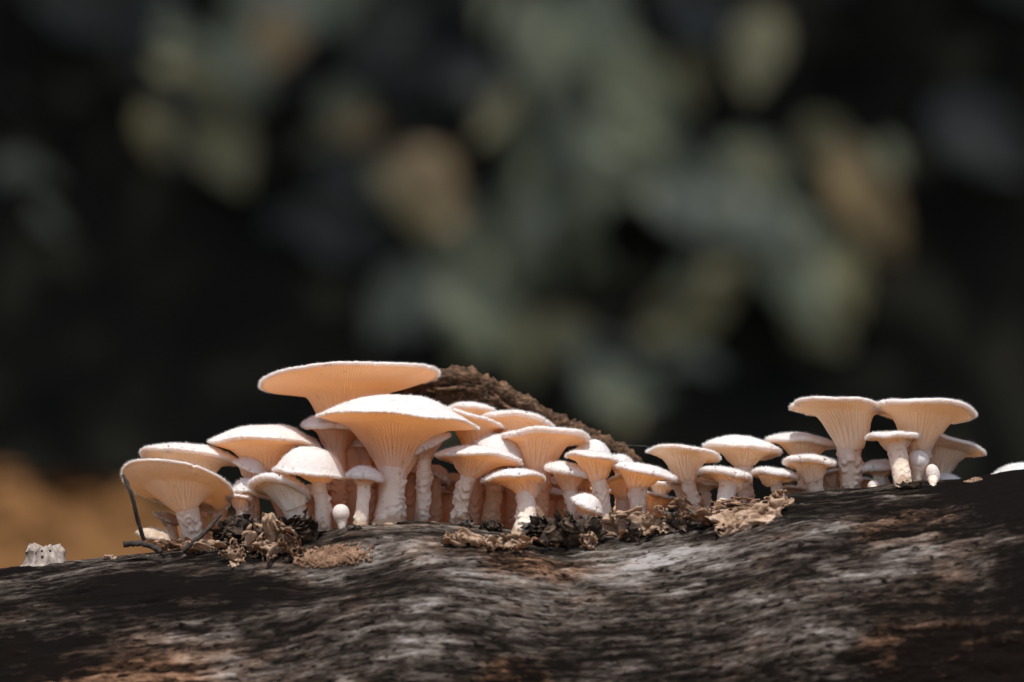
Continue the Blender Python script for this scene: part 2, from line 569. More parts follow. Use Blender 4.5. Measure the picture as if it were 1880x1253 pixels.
# ------------------------------------------------------------------ generic tubes
def frame_path(P):
    P = np.asarray(P)
    T = np.gradient(P, axis=0)
    T /= np.linalg.norm(T, axis=1)[:, None] + 1e-12
    N = np.zeros_like(P)
    n = np.cross(T[0], [0, 1, 0])
    if np.linalg.norm(n) < 1e-3:
        n = np.array([1.0, 0, 0])
    n /= np.linalg.norm(n)
    for i in range(len(P)):
        n = n - T[i] * np.dot(n, T[i])
        n /= np.linalg.norm(n)
        N[i] = n
    B = np.cross(T, N)
    return T, N, B


def tube(P, rad, nseg=12, disp=None, caps=True):
    P = np.asarray(P, float)
    T, N, B = frame_path(P)
    th = np.linspace(0, 2 * math.pi, nseg, endpoint=False)
    rad = np.broadcast_to(np.asarray(rad, float), (len(P),))
    r = rad[:, None] + 0 * th[None]
    if disp is not None:
        r = r + disp
    V = P[:, None] + r[..., None] * (np.cos(th)[None, :, None] * N[:, None] + np.sin(th)[None, :, None] * B[:, None])
    V = V.reshape(-1, 3)
    F = grid_faces(len(P), nseg, True).tolist()
    if caps:
        n0 = len(V)
        V = np.vstack([V, P[0], P[-1]])
        L = (len(P) - 1) * nseg
        for j in range(nseg):
            F.append([(j + 1) % nseg, j, n0])
            F.append([L + j, L + (j + 1) % nseg, n0 + 1])
    return V, F


def spline(pts, n):
    """Catmull-Rom through points"""
    P = np.asarray(pts, float)
    P = np.vstack([2 * P[0] - P[1], P, 2 * P[-1] - P[-2]])
    m = len(P) - 3
    out = []
    for t in np.linspace(0, m - 1e-6, n):
        i = int(t)
        u = t - i
        a, b, c, d = P[i:i + 4]
        out.append(0.5 * ((2 * b) + (-a + c) * u + (2 * a - 5 * b + 4 * c - d) * u * u + (-a + 3 * b - 3 * c + d) * u ** 3))
    return np.array(out)


# ------------------------------------------------------------------ mushrooms
MUSH_GROUP = 'pale mushrooms growing along the log'
rng = np.random.default_rng(7)


def unit(v):
    v = np.asarray(v, float)
    return v / (np.linalg.norm(v) + 1e-12)


def mushroom(C, R, roll, pitch, dome, N, rn, B, rb, Y, label, p=2.0, rc=0.66, dc=0.14, pc=1.6, lip=None, m=None, wave=0.065, droop=(), YB=None, bend=0, capmat=None, q=2.2,
             gm=None, seed=None, fuzz=1.0, scaly=1.0, flat=0.0):
    """C rim centre, N neck, B base in photo pixels at depth Y; R, rn, rb, dome, lip in the same pixels."""
    seed = seed if seed is not None else int(C[0] * 7 + C[1])
    g = np.random.default_rng(seed)
    k = S * (CAM_D + Y) / CAM_D
    Rm, rnm, rbm = R * k, rn * k, rb * k
    m_ = (m if m is not None else max(3.5, 0.085 * R)) * k
    lip_ = (lip if lip is not None else max(3.0, 0.09 * R)) * k
    dm = dome * k
    fr, ps = R_(roll), R_(pitch)
    a = unit([math.sin(fr), math.sin(ps) * math.cos(fr), math.cos(fr) * math.cos(ps)])
    a1 = np.array([math.cos(fr), 0, -math.sin(fr)])
    a1 = unit(a1 - a * np.dot(a, a1))
    a2 = np.cross(a, a1)
    Cw = at(C[0], C[1], Y)
    Hpx = math.hypot(N[0] - C[0], N[1] - C[1])
    Nw = at(N[0], N[1], Y - Hpx * k * math.sin(ps) * 0.6)
    Bw = on_log(B[0], B[1], YB if YB is not None else Y, 0.014)
    base = Bw.copy()
    root = empty('mushroom', base)
    tag(root, label, 'mushroom', MUSH_GROUP)
    dn = unit(Bw - Nw)
    # rim shape shared by cap and gills
    ph = g.uniform(0, 6.28, 8)
    am = g.uniform(0.4, 1.0, 8) * wave

    def rimf(th):
        w = sum(am[i] * np.cos((i + 2) * th + ph[i]) / (i + 1.3) for i in range(6)) * Rm * 0.9
        r = sum(am[i] * np.cos((i + 1) * th + ph[i] * 2) / (i + 1.5) for i in range(7)) * Rm * 0.9
        for (ang, amt, wid) in droop:
            dd = np.angle(np.exp(1j * (th - R_(ang))))
            w = w - amt * k * np.exp(-(dd / R_(wid)) ** 2)
        return w, r
    nicks = [(g.uniform(0, 6.28), g.uniform(0.03, 0.075), g.uniform(0.5, 1.8)) for _ in range(g.integers(5, 11))]

    def nickf(th):
        nk = np.zeros_like(th)
        for (ca, cw, dp) in nicks:
            dd = np.abs(np.angle(np.exp(1j * (th - ca))))
            nk = np.maximum(nk, np.clip(1 - dd / cw, 0, 1) * dp)
        return nk * m_

    # ---- gills: funnel from neck to rim, with real ridges
    G = int(min(200, max(48, 2 * math.pi * Rm / 0.00150)) // 8 * 8)
    nth = G * 2
    th = np.linspace(0, 2 * math.pi, nth, endpoint=False)
    kk = np.arange(nth)
    ridge_full = np.where((kk // 2) % 4 == 0, 1.0, 0)
    ridge_half = np.where((kk // 2) % 4 == 2, 1.0, 0)
    ridge_q = np.where((kk // 2) % 2 == 1, 1.0, 0)
    peak = np.where(kk % 2 == 0, 1.0, -0.35)
    nt = 26
    t = np.linspace(0, 1, nt) ** 1.1
    rad_t = rnm + (Rm - m_ * 0.75 - rnm) * np.linspace(0, 1, 200)
    rcm = max(rc * Rm, rnm * 1.15)
    s_ = (rad_t - rnm) / (rcm - rnm)
    dep = np.where(s_ < 1, dc + (1 - dc) * np.clip(1 - s_, 0, 1) ** pc, dc * np.clip((Rm - m_ * 0.75 - rad_t) / (Rm - m_ * 0.75 - rcm), 0, 1) ** 0.8)
    kr = np.hanning(25); kr /= kr.sum()
    dep = np.convolve(np.pad(dep, 12, 'reflect', reflect_type='odd'), kr, 'valid')
    h = 1 - np.interp(t, np.linspace(0, 1, 200), dep)
    h[0] = 0.0
    ctl = Nw - dn * np.linalg.norm(Cw - Nw) * 0.5
    cen = ((1 - h) ** 2)[:, None] * Nw + (2 * h * (1 - h))[:, None] * ctl + (h * h)[:, None] * (Cw - a * lip_ * 0.15)
    w, rr = rimf(th)
    V = []
    for i in range(nt):
        nrm = unit(-dn * (1 - h[i]) + a * h[i])
        b1 = unit(a1 - nrm * np.dot(a1, nrm))
        b2 = np.cross(nrm, b1)
        rad = rnm + (Rm - m_ * 0.75 - rnm) * t[i]
        rad = rad + rr * t[i] ** 2 - nickf(th) * sstep(0.8, 1.0, t[i])
        hh = w * t[i] ** 2.5
        amp = 0.00085 * min(1, t[i] * 6) * (1 - 0.45 * t[i])
        tier = ridge_full + ridge_half * sstep(0.12, 0.4, t[i]) + ridge_q * sstep(0.35, 0.75, t[i])
        dz = -amp * tier * peak
        wob = 0.0006 * vnoise(th * 3, t[i] * 5 + 0 * th, seed * 0.1, 3)
        pt = cen[i] + (b1[None] * np.cos(th)[:, None] + b2[None] * np.sin(th)[:, None]) * (rad - dz * (1 - t[i]) + wob)[:, None] + nrm[None] * (hh + dz * (0.3 + 0.7 * t[i]))[:, None]
        V.append(pt)
    V = np.array(V).reshape(-1, 3) - base
    me = mesh_np('gills', V, grid_faces(nt, nth, True), gm or (M_gill_lowlit if C[0] > 1210 else M_gill))
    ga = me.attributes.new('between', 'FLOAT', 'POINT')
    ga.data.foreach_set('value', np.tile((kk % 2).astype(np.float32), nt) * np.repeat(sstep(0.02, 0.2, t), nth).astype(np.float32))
    gb = me.attributes.new('neck', 'FLOAT', 'POINT')
    gb.data.foreach_set('value', np.repeat(1 - sstep(0.0, 0.30, t), nth).astype(np.float32))
    link('gills', me, root)

    # ---- cap: rolled margin and felted top
    nth = int(min(240, max(96, R * 1.8)))
    th = np.linspace(0, 2 * math.pi, nth, endpoint=False)
    w, rr = rimf(th)
    nick = nickf(th)
    prof = []
    e = (lip_ + m_ * 0.5) / 2
    for aa in np.linspace(-115, 62, 10):
        prof.append((Rm - m_ + m_ * math.cos(R_(aa)), m_ * 0.5 - e + e * math.sin(R_(aa)), 1.0))
    r0, z0 = prof[-1][0], prof[-1][1]
    for sfr in np.linspace(1, 0, 22)[1:]:
        r = r0 * sfr
        z = z0 + dm * (1 - sfr ** q) - flat * k * math.exp(-(sfr / 0.4) ** 2)
        prof.append((r, z, sfr))
    V = []
    for (r, z, fr_) in prof:
        f = max(0.0, min(1.0, r / Rm))
        rad = r + rr * f ** 2 - nick * (1 if fr_ == 1.0 else 0)
        nx_ = np.cos(th) * f * 4
        ny_ = np.sin(th) * f * 4
        bumpy = 0.03 * Rm * vnoise(nx_ * .6, ny_ * .6, seed * 0.37, 5) * (1 if fr_ < 1 else 0.4) + 0.00025 * vnoise(np.cos(th) * r * 900, np.sin(th) * r * 900, 0.3, 9)
        zz = z + w * f ** 2.5 + bumpy
        V.append(Cw[None] + (a1[None] * np.cos(th)[:, None] + a2[None] * np.sin(th)[:, None]) * rad[:, None] + a[None] * zz[:, None])
    V = np.array(V)
    shape = V.shape
    Vf = V.reshape(-1, 3) - base
    cap = link('cap', mesh_np('cap', Vf, grid_faces(shape[0], nth, True), capmat or M_cap), root)

    # ---- fuzz: short felted hairs standing on the cap
    nh = int(2400 * fuzz * (R / 60) ** 1.2)
    if nh > 10:
        ri = np.clip((g.beta(1.2, 2.2, nh) * (shape[0] - 4)).astype(int) + 2, 1, shape[0] - 2)
        ci = g.integers(0, nth, nh)
        P0 = V[ri, ci] + (V[ri, (ci + 1) % nth] - V[ri, ci]) * g.random(nh)[:, None] + (V[ri + 1, ci] - V[ri, ci]) * g.random(nh)[:, None]
        du = V[ri, (ci + 1) % nth] - V[ri, ci]
        dv = V[ri + 1, ci] - V[ri, ci]
        nr = np.cross(du, dv)
        nr /= np.linalg.norm(nr, axis=1)[:, None] + 1e-12
        sgn = np.sign((nr * (P0 - (Cw - a * Rm))).sum(1))[:, None]
        nr = nr * sgn
        out = P0 - Cw
        out = out - (out @ a)[:, None] * a
        out /= np.linalg.norm(out, axis=1)[:, None] + 1e-9
        dirv = nr * 0.75 + out * 0.45 + g.normal(0, 0.35, (nh, 3))
        dirv /= np.linalg.norm(dirv, axis=1)[:, None]
        L = g.uniform(0.0005, 0.0014, nh)[:, None]
        side = np.cross(dirv, g.normal(0, 1, (nh, 3)))
        side /= np.linalg.norm(side, axis=1)[:, None]
        wd = 0.000065
        HV = np.stack([P0 - side * wd - nr * 0.0002, P0 + side * wd - nr * 0.0002, P0 + dirv * L], 1).reshape(-1, 3) - base
        HF = np.arange(nh * 3).reshape(-1, 3)
        fz = link('fuzz', mesh_np('fuzz', HV, HF, M_fuzz, False), cap)
        fz['kind'] = 'stuff'

    # ---- stem
    L = np.linalg.norm(Bw - Nw)
    up = unit((Cw - Nw))
    n_r = int(max(16, min(110, L / 0.00042)))
    st = np.linspace(0, 1, n_r)
    P0 = Nw + up * 0.002
    P3 = Bw - np.array([0, 0, 0.004])
    P1 = P0 - (up * 0.5 + -dn * 0.0 + dn * -0.5) * 0 + dn * L * 0.33 - up * L * 0.06 + np.array([bend * k, 0, 0])
    P2 = P3 - dn * L * 0.25 + np.array([0, 0, L * 0.12]) + np.array([bend * k * 0.6, 0, 0])
    bz = ((1 - st) ** 3)[:, None] * P0 + (3 * st * (1 - st) ** 2)[:, None] * P1 + (3 * st * st * (1 - st))[:, None] * P2 + (st ** 3)[:, None] * P3
    rad = rnm * 0.985 * (1 - st) + rbm * st - 0.10 * min(rnm, rbm) * np.sin(math.pi * st) + 0.18 * rbm * sstep(0.82, 1.0, st)
    ns = 64
    tt = np.linspace(0, 2 * math.pi, ns, endpoint=False)
    SS, TT = np.meshgrid(st * L, tt, indexing='ij')
    cx_, sx_ = np.cos(TT) * rad[:, None], np.sin(TT) * rad[:, None]
    wl = 0.0030
    zig = vnoise(cx_ / 0.0022, sx_ / 0.0022, SS / 0.008, seed + 4) * 0.9
    fr2 = (SS / wl + zig) % 1.0
    sc1 = np.where(fr2 < 0.72, (fr2 / 0.72) ** 1.3, (1 - fr2) / 0.28)         # broken rows of overlapping scales
    mask = sstep(-0.15, 0.35, vnoise(cx_ / 0.004, sx_ / 0.004, SS / 0.004, seed + 8)) * sstep(0.04, 0.25, st)[:, None]
    rough = fbm(cx_ / 0.003, sx_ / 0.003, SS / 0.004, 3, seed + 12)
    dsp = scaly * 0.00100 * sc1 * mask + 0.00030 * rough + 0.06 * rbm * vnoise(cx_ / 0.012, sx_ / 0.012, SS / 0.012, seed)
    SV, SF = tube(bz, rad, ns, dsp)
    me = mesh_np('stem', SV - base, SF, M_stem_glow if (Y > -0.015 and C[0] < 1215) else M_stem)
    gb = me.attributes.new('neck', 'FLOAT', 'POINT')
    nb = np.zeros(len(SV), np.float32)
    nb[:n_r * ns] = np.repeat(1 - sstep(0.0, 0.45, st), ns)
    gb.data.foreach_set('value', nb)
    gf = me.attributes.new('foot', 'FLOAT', 'POINT')
    fb = np.zeros(len(SV), np.float32)
    dh = SV[:n_r * ns, 2] - base[2]
    fb[:n_r * ns] = np.clip(sstep(0.006, -0.001, dh + 0.003 * fbm(SV[:n_r * ns, 0] * 400, SV[:n_r * ns, 1] * 400, SV[:n_r * ns, 2] * 400, 3, seed)), 0, 0.85)
    gf.data.foreach_set('value', fb)
    link('stem', me, root)
    return root


def button(px, py, rpx, Y, label, squash=1.0, tilt=0, tail=1.0):
    """young mushroom: a closed white knob on a tiny pointed stalk"""
    k = S
    c = at(px, py, Y)
    B = on_log(px + tail * 2, py + rpx * 1.7, Y)
    if (c - B)[2] > rpx * k * 3.5:
        B = c - np.array([0, 0, rpx * k * 2.2])
    root = empty('mushroom_button', B)
    tag(root, label, 'mushroom')
    n, ns = 24, 32
    u = np.linspace(0, math.pi, n)
    th = np.linspace(0, 2 * math.pi, ns, endpoint=False)
    r = np.sin(u) ** 0.9 * rpx * k
    z = np.cos(u) * rpx * k * squash
    V = np.zeros((n, ns, 3))
    V[..., 0] = r[:, None] * np.cos(th) * (1 + 0.05 * np.cos(2 * th + px))
    V[..., 1] = r[:, None] * np.sin(th)
    V[..., 2] = z[:, None] + 0.06 * rpx * k * vnoise(V[..., 0] / 0.004, V[..., 1] / 0.004, px, 3)
    M = np.array(Matrix.Rotation(R_(tilt), 3, 'Y'))
    V = V.reshape(-1, 3) @ M.T + c - B
    link('cap', mesh_np('cap', V, grid_faces(n, ns, True), M_cap), root)
    P = spline([c - np.array([0, 0, rpx * k * 0.5 * squash]), (c + B) / 2 + np.array([tail * 0.3 * k, 0, -rpx * k * .3]), B - np.array([0, 0, 0.002])], 14)
    rd = np.linspace(0.85, 0.30, 14) * rpx * k
    SV, SF = tube(P, rd, 20)
    link('stem', mesh_np('stem', SV - B, SF, M_stem), root)
    return root


MUSHROOMS = [
    # big ones of the main clump
    dict(C=(640, 688), R=168, roll=-2, pitch=7, dome=-6, N=(640, 828), rn=26, rc=0.50, dc=0.22, pc=1.7, B=(652, 942), rb=24, Y=0.004, lip=5, m=5, wave=0.035, droop=[(185, 16, 50), (5, 4, 30)],
         label='tallest mushroom of the clump with wide flat cap glowing orange underneath'),
    dict(C=(725, 764), R=148, roll=3, pitch=-1, dome=40, N=(722, 872), rn=24, p=2.3, B=(714, 958), rb=31, Y=-0.026, lip=3, m=4, wave=0.045, scaly=1.6, q=1.8, droop=[(0, 6, 30)],
         label='broad bright white mushroom with thick scaly stem just under the tallest cap'),
    dict(C=(618, 781), R=66, roll=3, pitch=0, dome=20, N=(618, 832), rn=16, p=1.8, B=(628, 952), rb=17, Y=-0.008, lip=9,
         label='mushroom half orange in shade, tucked under left edge of the broad white cap'),
    dict(C=(662, 818), R=34, roll=2, pitch=2, dome=20, N=(672, 846), rn=12, B=(676, 940), rb=12, Y=0.0,
         label='small orange-lit mushroom left of the broad white mushroom\'s funnel'),
    dict(C=(487, 809), R=100, roll=-2, pitch=1.5, dome=24, N=(494, 866), rn=19, p=1.9, B=(548, 955), rb=17, Y=-0.008, lip=4, wave=0.055, droop=[(-20, 10, 35)],
         label='wide white mushroom above the grey-gilled one, cap reaching left over its neighbour'),
    dict(C=(350, 840), R=93, roll=5, pitch=7, dome=20, N=(362, 900), rn=18, p=2.0, B=(372, 975), rb=16, Y=0.0, lip=5, wave=0.045,
         gm=M_gill_shaded, label='mushroom with fuzzy rim and dark orange gills behind the leftmost trumpet'),
    dict(C=(328, 889), R=105, roll=9, pitch=23, dome=-4, N=(343, 934), rn=23, rc=0.62, dc=0.22, pc=1.3, B=(362, 990), rb=23, Y=-0.026, lip=4, m=4, wave=0.035, droop=[(40, 12, 40)], scaly=1.5,
         gm=M_gill_shaded, label='leftmost trumpet-shaped mushroom tilted to show all its tan gills'),
    dict(C=(571, 868), R=69, roll=8, pitch=-2, dome=44, N=(590, 888), rn=14, p=2.4, B=(598, 972), rb=17, Y=-0.034, lip=6, q=3.0, wave=0.055, scaly=1.4,
         label='white hat-shaped mushroom with split rim on a straight bumpy stem'),
    dict(C=(515, 896), R=58, roll=9, pitch=21, dome=18, N=(541, 930), rn=24, p=2.2, B=(562, 962), rb=24, Y=-0.030, lip=10, m=9, wave=0.055, droop=[(0, 8, 40)], scaly=0.4,
         gm=M_gill_unlit, label='short mushroom with grey gills leaning left behind the crumpled litter'),
    dict(C=(670, 872), R=36, roll=4, pitch=1, dome=13, N=(667, 893), rn=12, p=2.4, B=(662, 964), rb=15, Y=-0.038, lip=9, m=6, droop=[(-30, 6, 40)], scaly=0.8, bend=2,
         label='small mushroom with drooping rim beside the thick scaly stem'),
    dict(C=(786, 818), R=44, roll=-27, pitch=-2, dome=20, N=(777, 845), rn=14, p=2.4, B=(770, 958), rb=15, Y=-0.022, lip=6, bend=6,
         label='mushroom with cap tipped up to the right, on a smooth curved white stem'),
    dict(C=(760, 868), R=28, roll=4, pitch=3, dome=14, N=(756, 890), rn=12, B=(756, 948), rb=12, Y=0.004,
         label='small orange-lit mushroom behind the smooth curved white stem, on its left'),
    dict(C=(804, 872), R=27, roll=28, pitch=10, dome=15, N=(797, 893), rn=11, B=(800, 950), rb=12, Y=-0.004, lip=8,
         label='small curled orange mushroom right of the smooth curved white stem'),
    dict(C=(818, 906), R=40, roll=2, pitch=2, dome=10, N=(820, 925), rn=13, B=(822, 955), rb=13, Y=0.018,
         label='low shadowed mushroom far back between two curved stems'),
    dict(C=(878, 842), R=79, roll=4, pitch=6.5, dome=19, N=(862, 876), rn=16, p=2.1, B=(841, 950), rb=13, Y=-0.028, lip=5, scaly=1.8, bend=-6, wave=0.055,
         label='white fuzzy mushroom with notched rim on a scaly stem bent to the left'),
    dict(C=(942, 879), R=59, roll=-3, pitch=6.5, dome=14, N=(966, 914), rn=16, p=2.0, B=(955, 978), rb=22, Y=-0.036, lip=5, bend=12, scaly=1.3,
         label='front mushroom on a stem bent to the right with a broad foot'),
    dict(C=(1000, 800), R=81, roll=1, pitch=8, dome=5, N=(990, 862), rn=21, p=1.9, B=(988, 950), rb=19, Y=-0.014, lip=8, m=8, wave=0.055,
         label='glowing peach trumpet mushroom with white rolled rim below the bark branch'),
    dict(C=(948, 776), R=68, roll=5, pitch=14, dome=14, N=(952, 832), rn=18, B=(940, 955), rb=16, Y=0.002, lip=6,
         label='mushroom with bright orange gills peeking over the peach trumpet'),
    dict(C=(862, 755), R=50, roll=1, pitch=10, dome=12, N=(862, 802), rn=15, B=(862, 950), rb=14, Y=0.012, lip=5,
         label='hindmost mushroom touching the underside of the bark branch'),
    dict(C=(858, 769), R=72, roll=15, pitch=9, dome=4, N=(872, 832), rn=17, B=(870, 952), rb=14, Y=-0.006, lip=4, m=4,
         label='slanting thin-rimmed mushroom right of the broad bright white cap'),
    dict(C=(918, 834), R=54, roll=26, pitch=2, dome=34, N=(908, 862), rn=16, B=(900, 955), rb=17, Y=-0.012, lip=6,
         label='domed orange-shaded mushroom sloping down behind the notched white cap'),
    dict(C=(1044, 866), R=47, roll=11, pitch=3, dome=14, N=(1047, 900), rn=14, p=1.9, B=(1056, 955), rb=13, Y=-0.028, lip=9, m=6,
         label='mushroom with thick pale rim below right end of the peach trumpet'),
    dict(C=(1090, 841), R=54, roll=8, pitch=3, dome=9, N=(1098, 882), rn=16, p=2.0, B=(1118, 956), rb=14, Y=-0.034, lip=5, m=5, scaly=0.8,
         label='mushroom with straight stem slanting right, below lower end of the bark branch'),
    dict(C=(1090, 831), R=34, roll=10, pitch=-2, dome=22, N=(1090, 860), rn=11, B=(1092, 955), rb=11, Y=-0.008,
         label='bare white dome of a mushroom between peach trumpet and bark branch end'),
    dict(C=(1181, 867), R=62, roll=12, pitch=2, dome=14, N=(1170, 897), rn=17, p=2.2, B=(1168, 950), rb=16, Y=-0.034, lip=6, m=5, flat=4,
         label='flat white mushroom sloping right, its short stem above a black hollow'),
    dict(C=(1138, 848), R=27, roll=6, pitch=0, dome=12, N=(1138, 868), rn=10, B=(1138, 955), rb=10, Y=-0.006,
         label='small white cap just beyond the bark branch\'s lower end'),
    dict(C=(1140, 884), R=30, roll=-10, pitch=22, dome=4, N=(1142, 915), rn=13, B=(1142, 958), rb=13, Y=-0.018, lip=4,
         label='brown-orange hollow mushroom hidden between two front stems'),
    dict(C=(1078, 928), R=32, roll=27, pitch=-2, dome=18, N=(1076, 942), rn=11, B=(1085, 962), rb=11, Y=-0.042, lip=9, m=7,
         label='small curved mushroom low down against the slanting stem'),
    dict(C=(1012, 905), R=36, roll=10, pitch=1, dome=8, N=(1006, 920), rn=11, B=(1003, 965), rb=11, Y=-0.002,
         label='small dark orange mushroom in shade right of the front bent stem'),
    dict(C=(1200, 912), R=44, roll=11, pitch=9, dome=-2, N=(1196, 935), rn=14, B=(1196, 960), rb=14, Y=0.006, lip=3, m=3,
         label='low pale mushroom showing gills behind the curled pale leaf'),
    # crowded inside the main clump
    dict(C=(566, 906), R=30, roll=-6, pitch=2, dome=14, N=(566, 925), rn=12, B=(572, 952), rb=12, Y=-0.006, lip=4, m=4,
         label='small mushroom in the gap behind the straight bumpy stem, on its left'),
    dict(C=(604, 900), R=32, roll=5, pitch=2, dome=12, N=(606, 918), rn=13, B=(604, 956), rb=13, Y=0.008, lip=4, m=4,
         label='small mushroom deep behind the straight bumpy stem, on its right'),
    dict(C=(690, 884), R=30, roll=-4, pitch=2, dome=12, N=(690, 902), rn=12, B=(692, 958), rb=12, Y=0.006, lip=4, m=4,
         label='orange-lit mushroom in the gap left of the thick scaly stem'),
    dict(C=(742, 838), R=34, roll=-8, pitch=3, dome=14, N=(744, 862), rn=13, B=(742, 955), rb=13, Y=0.01, lip=4, m=4,
         label='hidden mushroom behind the right flank of the broad white funnel'),
    dict(C=(838, 884), R=32, roll=6, pitch=2, dome=12, N=(836, 903), rn=12, B=(830, 955), rb=12, Y=0.01, lip=4, m=4,
         label='orange-lit mushroom seen past the left-bent scaly stem'),
    dict(C=(884, 898), R=30, roll=-5, pitch=2, dome=12, N=(884, 914), rn=12, B=(886, 958), rb=12, Y=0.006, lip=4, m=4,
         label='orange-lit mushroom right behind the left-bent scaly stem'),
    dict(C=(922, 900), R=30, roll=4, pitch=2, dome=12, N=(924, 916), rn=12, B=(926, 962), rb=12, Y=0.008, lip=4, m=4,
         label="small mushroom in shade behind the front mushroom's left rim"),
    dict(C=(1030, 890), R=34, roll=8, pitch=2, dome=14, N=(1028, 910), rn=13, B=(1030, 962), rb=13, Y=0.004, lip=4, m=4,
         label='orange-lit mushroom behind the one with the thick pale rim'),
    dict(C=(1072, 882), R=30, roll=-6, pitch=2, dome=12, N=(1072, 902), rn=12, B=(1074, 962), rb=12, Y=0.002, lip=4, m=4,
         label='mushroom in shade left of the slanting stem'),
    dict(C=(980, 884), R=34, roll=3, pitch=2, dome=12, N=(982, 906), rn=13, B=(984, 962), rb=13, Y=0.012, lip=4, m=4,
         label='deep orange mushroom behind the foot of the peach trumpet'),
    dict(C=(1150, 905), R=34, roll=8, pitch=4, dome=10, N=(1150, 924), rn=13, B=(1152, 962), rb=13, Y=0.01, lip=4, m=4,
         label='dim orange mushroom low behind the flat sloping white one'),
    dict(C=(1215, 890), R=30, roll=10, pitch=4, dome=10, N=(1214, 908), rn=12, B=(1212, 955), rb=12, Y=0.014, lip=4, m=4,
         label='small mushroom between flat sloping cap and wavy trumpet'),
    dict(C=(700, 842), R=36, roll=6, pitch=3, dome=16, N=(700, 868), rn=14, B=(698, 955), rb=14, Y=0.012, lip=4, m=4,
         label='mushroom far back behind the broad white funnel, on its left'),
    dict(C=(520, 862), R=40, roll=4, pitch=3, dome=14, N=(522, 884), rn=14, B=(524, 960), rb=14, Y=0.006, lip=4, m=4,
         label='mushroom in the gap between wide reaching cap and grey-gilled one'),
    dict(C=(405, 905), R=34, roll=-6, pitch=3, dome=12, N=(404, 925), rn=13, B=(402, 978), rb=13, Y=0.004, lip=4, m=4,
         label="mushroom in shade right behind the leftmost trumpet's drooping rim"),
    # right-hand group
    dict(C=(1255, 832), R=69, roll=7, pitch=8.5, dome=4, N=(1263, 884), rn=15, p=2.2, B=(1278, 930), rb=16, Y=-0.016, lip=5, m=5, scaly=1.4, droop=[(200, 5, 25)], wave=0.055,
         label='trumpet mushroom with wavy left rim, standing first after the flat white cap'),
    dict(C=(1252, 893), R=30, roll=16, pitch=14, dome=4, N=(1256, 915), rn=11, B=(1258, 945), rb=11, Y=0.004,
         label='tan mushroom peeping out left behind the wavy trumpet\'s stem'),
    dict(C=(1331, 870), R=50, roll=8, pitch=7, dome=8, N=(1340, 897), rn=17, p=2.1, B=(1318, 940), rb=15, Y=-0.024, lip=9, m=7, bend=5, scaly=0.5,
         label='mushroom with thick furry rim on a stem curving to the left'),
    dict(C=(1298, 889), R=28, roll=11, pitch=3, dome=10, N=(1293, 905), rn=9, B=(1300, 938), rb=10, Y=-0.008,
         label='thin-stemmed orange mushroom under the thick furry rim'),
    dict(C=(1364, 825), R=73, roll=6, pitch=6, dome=20, N=(1366, 856), rn=18, p=2.3, B=(1372, 938), rb=14, Y=0.0, lip=6,
         label='convex fuzzy mushroom behind the thick furry-rimmed one'),
    dict(C=(1472, 811), R=68, roll=6, pitch=2, dome=12, N=(1478, 852), rn=17, p=2.0, B=(1482, 925), rb=15, Y=0.006, lip=6,
         label='flat wide fuzzy mushroom left behind the tall scaly trumpet'),
    dict(C=(1424, 871), R=45, roll=8, pitch=7, dome=8, N=(1421, 890), rn=12, p=2.4, B=(1434, 920), rb=11, Y=-0.016, lip=8, m=6, scaly=0.5,
         label='small drooping mushroom on thin stem above the tan curled leaf'),
    dict(C=(1488, 848), R=50, roll=3, pitch=8, dome=9, N=(1495, 882), rn=17, p=2.1, B=(1502, 915), rb=15, Y=-0.020, lip=9, m=7, scaly=0.3,
         label='smooth-stemmed mushroom with thick white rim left of the tall scaly trumpet'),
    dict(C=(1530, 872), R=32, roll=-12, pitch=16, dome=4, N=(1528, 895), rn=12, B=(1528, 915), rb=12, Y=0.0,
         label='tan mushroom squeezed between thick white rim and tall scaly stem'),
    dict(C=(1542, 746), R=90, roll=3, pitch=7.5, dome=-3, N=(1561, 824), rn=24, p=2.0, B=(1562, 910), rb=21, Y=-0.012, lip=6, m=6, scaly=1.5, droop=[(180, 4, 40)],
         label='tall trumpet mushroom with a strongly scaly stem'),
    dict(C=(1694, 752), R=98, roll=6, pitch=8.5, dome=2, N=(1688, 824), rn=23, p=2.1, B=(1684, 895), rb=18, Y=-0.020, lip=8, m=7, wave=0.035, droop=[(185, 8, 30), (-60, -6, 40)],
         label='wide trumpet mushroom with wavy rim overlapping the tall scaly trumpet'),
    dict(C=(1641, 801), R=49, roll=1, pitch=5, dome=5, N=(1646, 824), rn=19, p=2.4, B=(1660, 890), rb=17, Y=-0.032, lip=8, m=6, scaly=0.5,
         label='stout small mushroom in front of the wide wavy trumpet'),
    dict(C=(1614, 858), R=38, roll=-6, pitch=2, dome=10, N=(1617, 876), rn=14, B=(1618, 902), rb=13, Y=-0.014, lip=9, m=7,
         label='low thick-rimmed mushroom between tall scaly stem and stout small one'),
    dict(C=(1722, 818), R=88, roll=9, pitch=10, dome=0, N=(1716, 878), rn=22, p=1.9, B=(1714, 898), rb=20, Y=-0.004, lip=5, m=5,
         label='pale trumpet mushroom spreading right, lower than the wide wavy one'),
    dict(C=(1736, 880), R=31, roll=7, pitch=4, dome=8, N=(1732, 890), rn=11, B=(1731, 898), rb=11, Y=-0.016, lip=6,
         label='tiny low cap lying on the log right of the two buttons'),
    dict(C=(1868, 869), R=50, roll=-6, pitch=3, dome=16, N=(1870, 884), rn=15, B=(1872, 884), rb=14, Y=-0.026, lip=7,
         label='lone fuzzy mushroom far from the rest, half below the log\'s edge'),
    dict(C=(1458, 900), R=26, roll=6, pitch=14, dome=2, N=(1458, 915), rn=10, B=(1458, 925), rb=10, Y=0.006, lip=3, m=3,
         label='pale low cap behind the log edge, right of the tan curled leaf'),
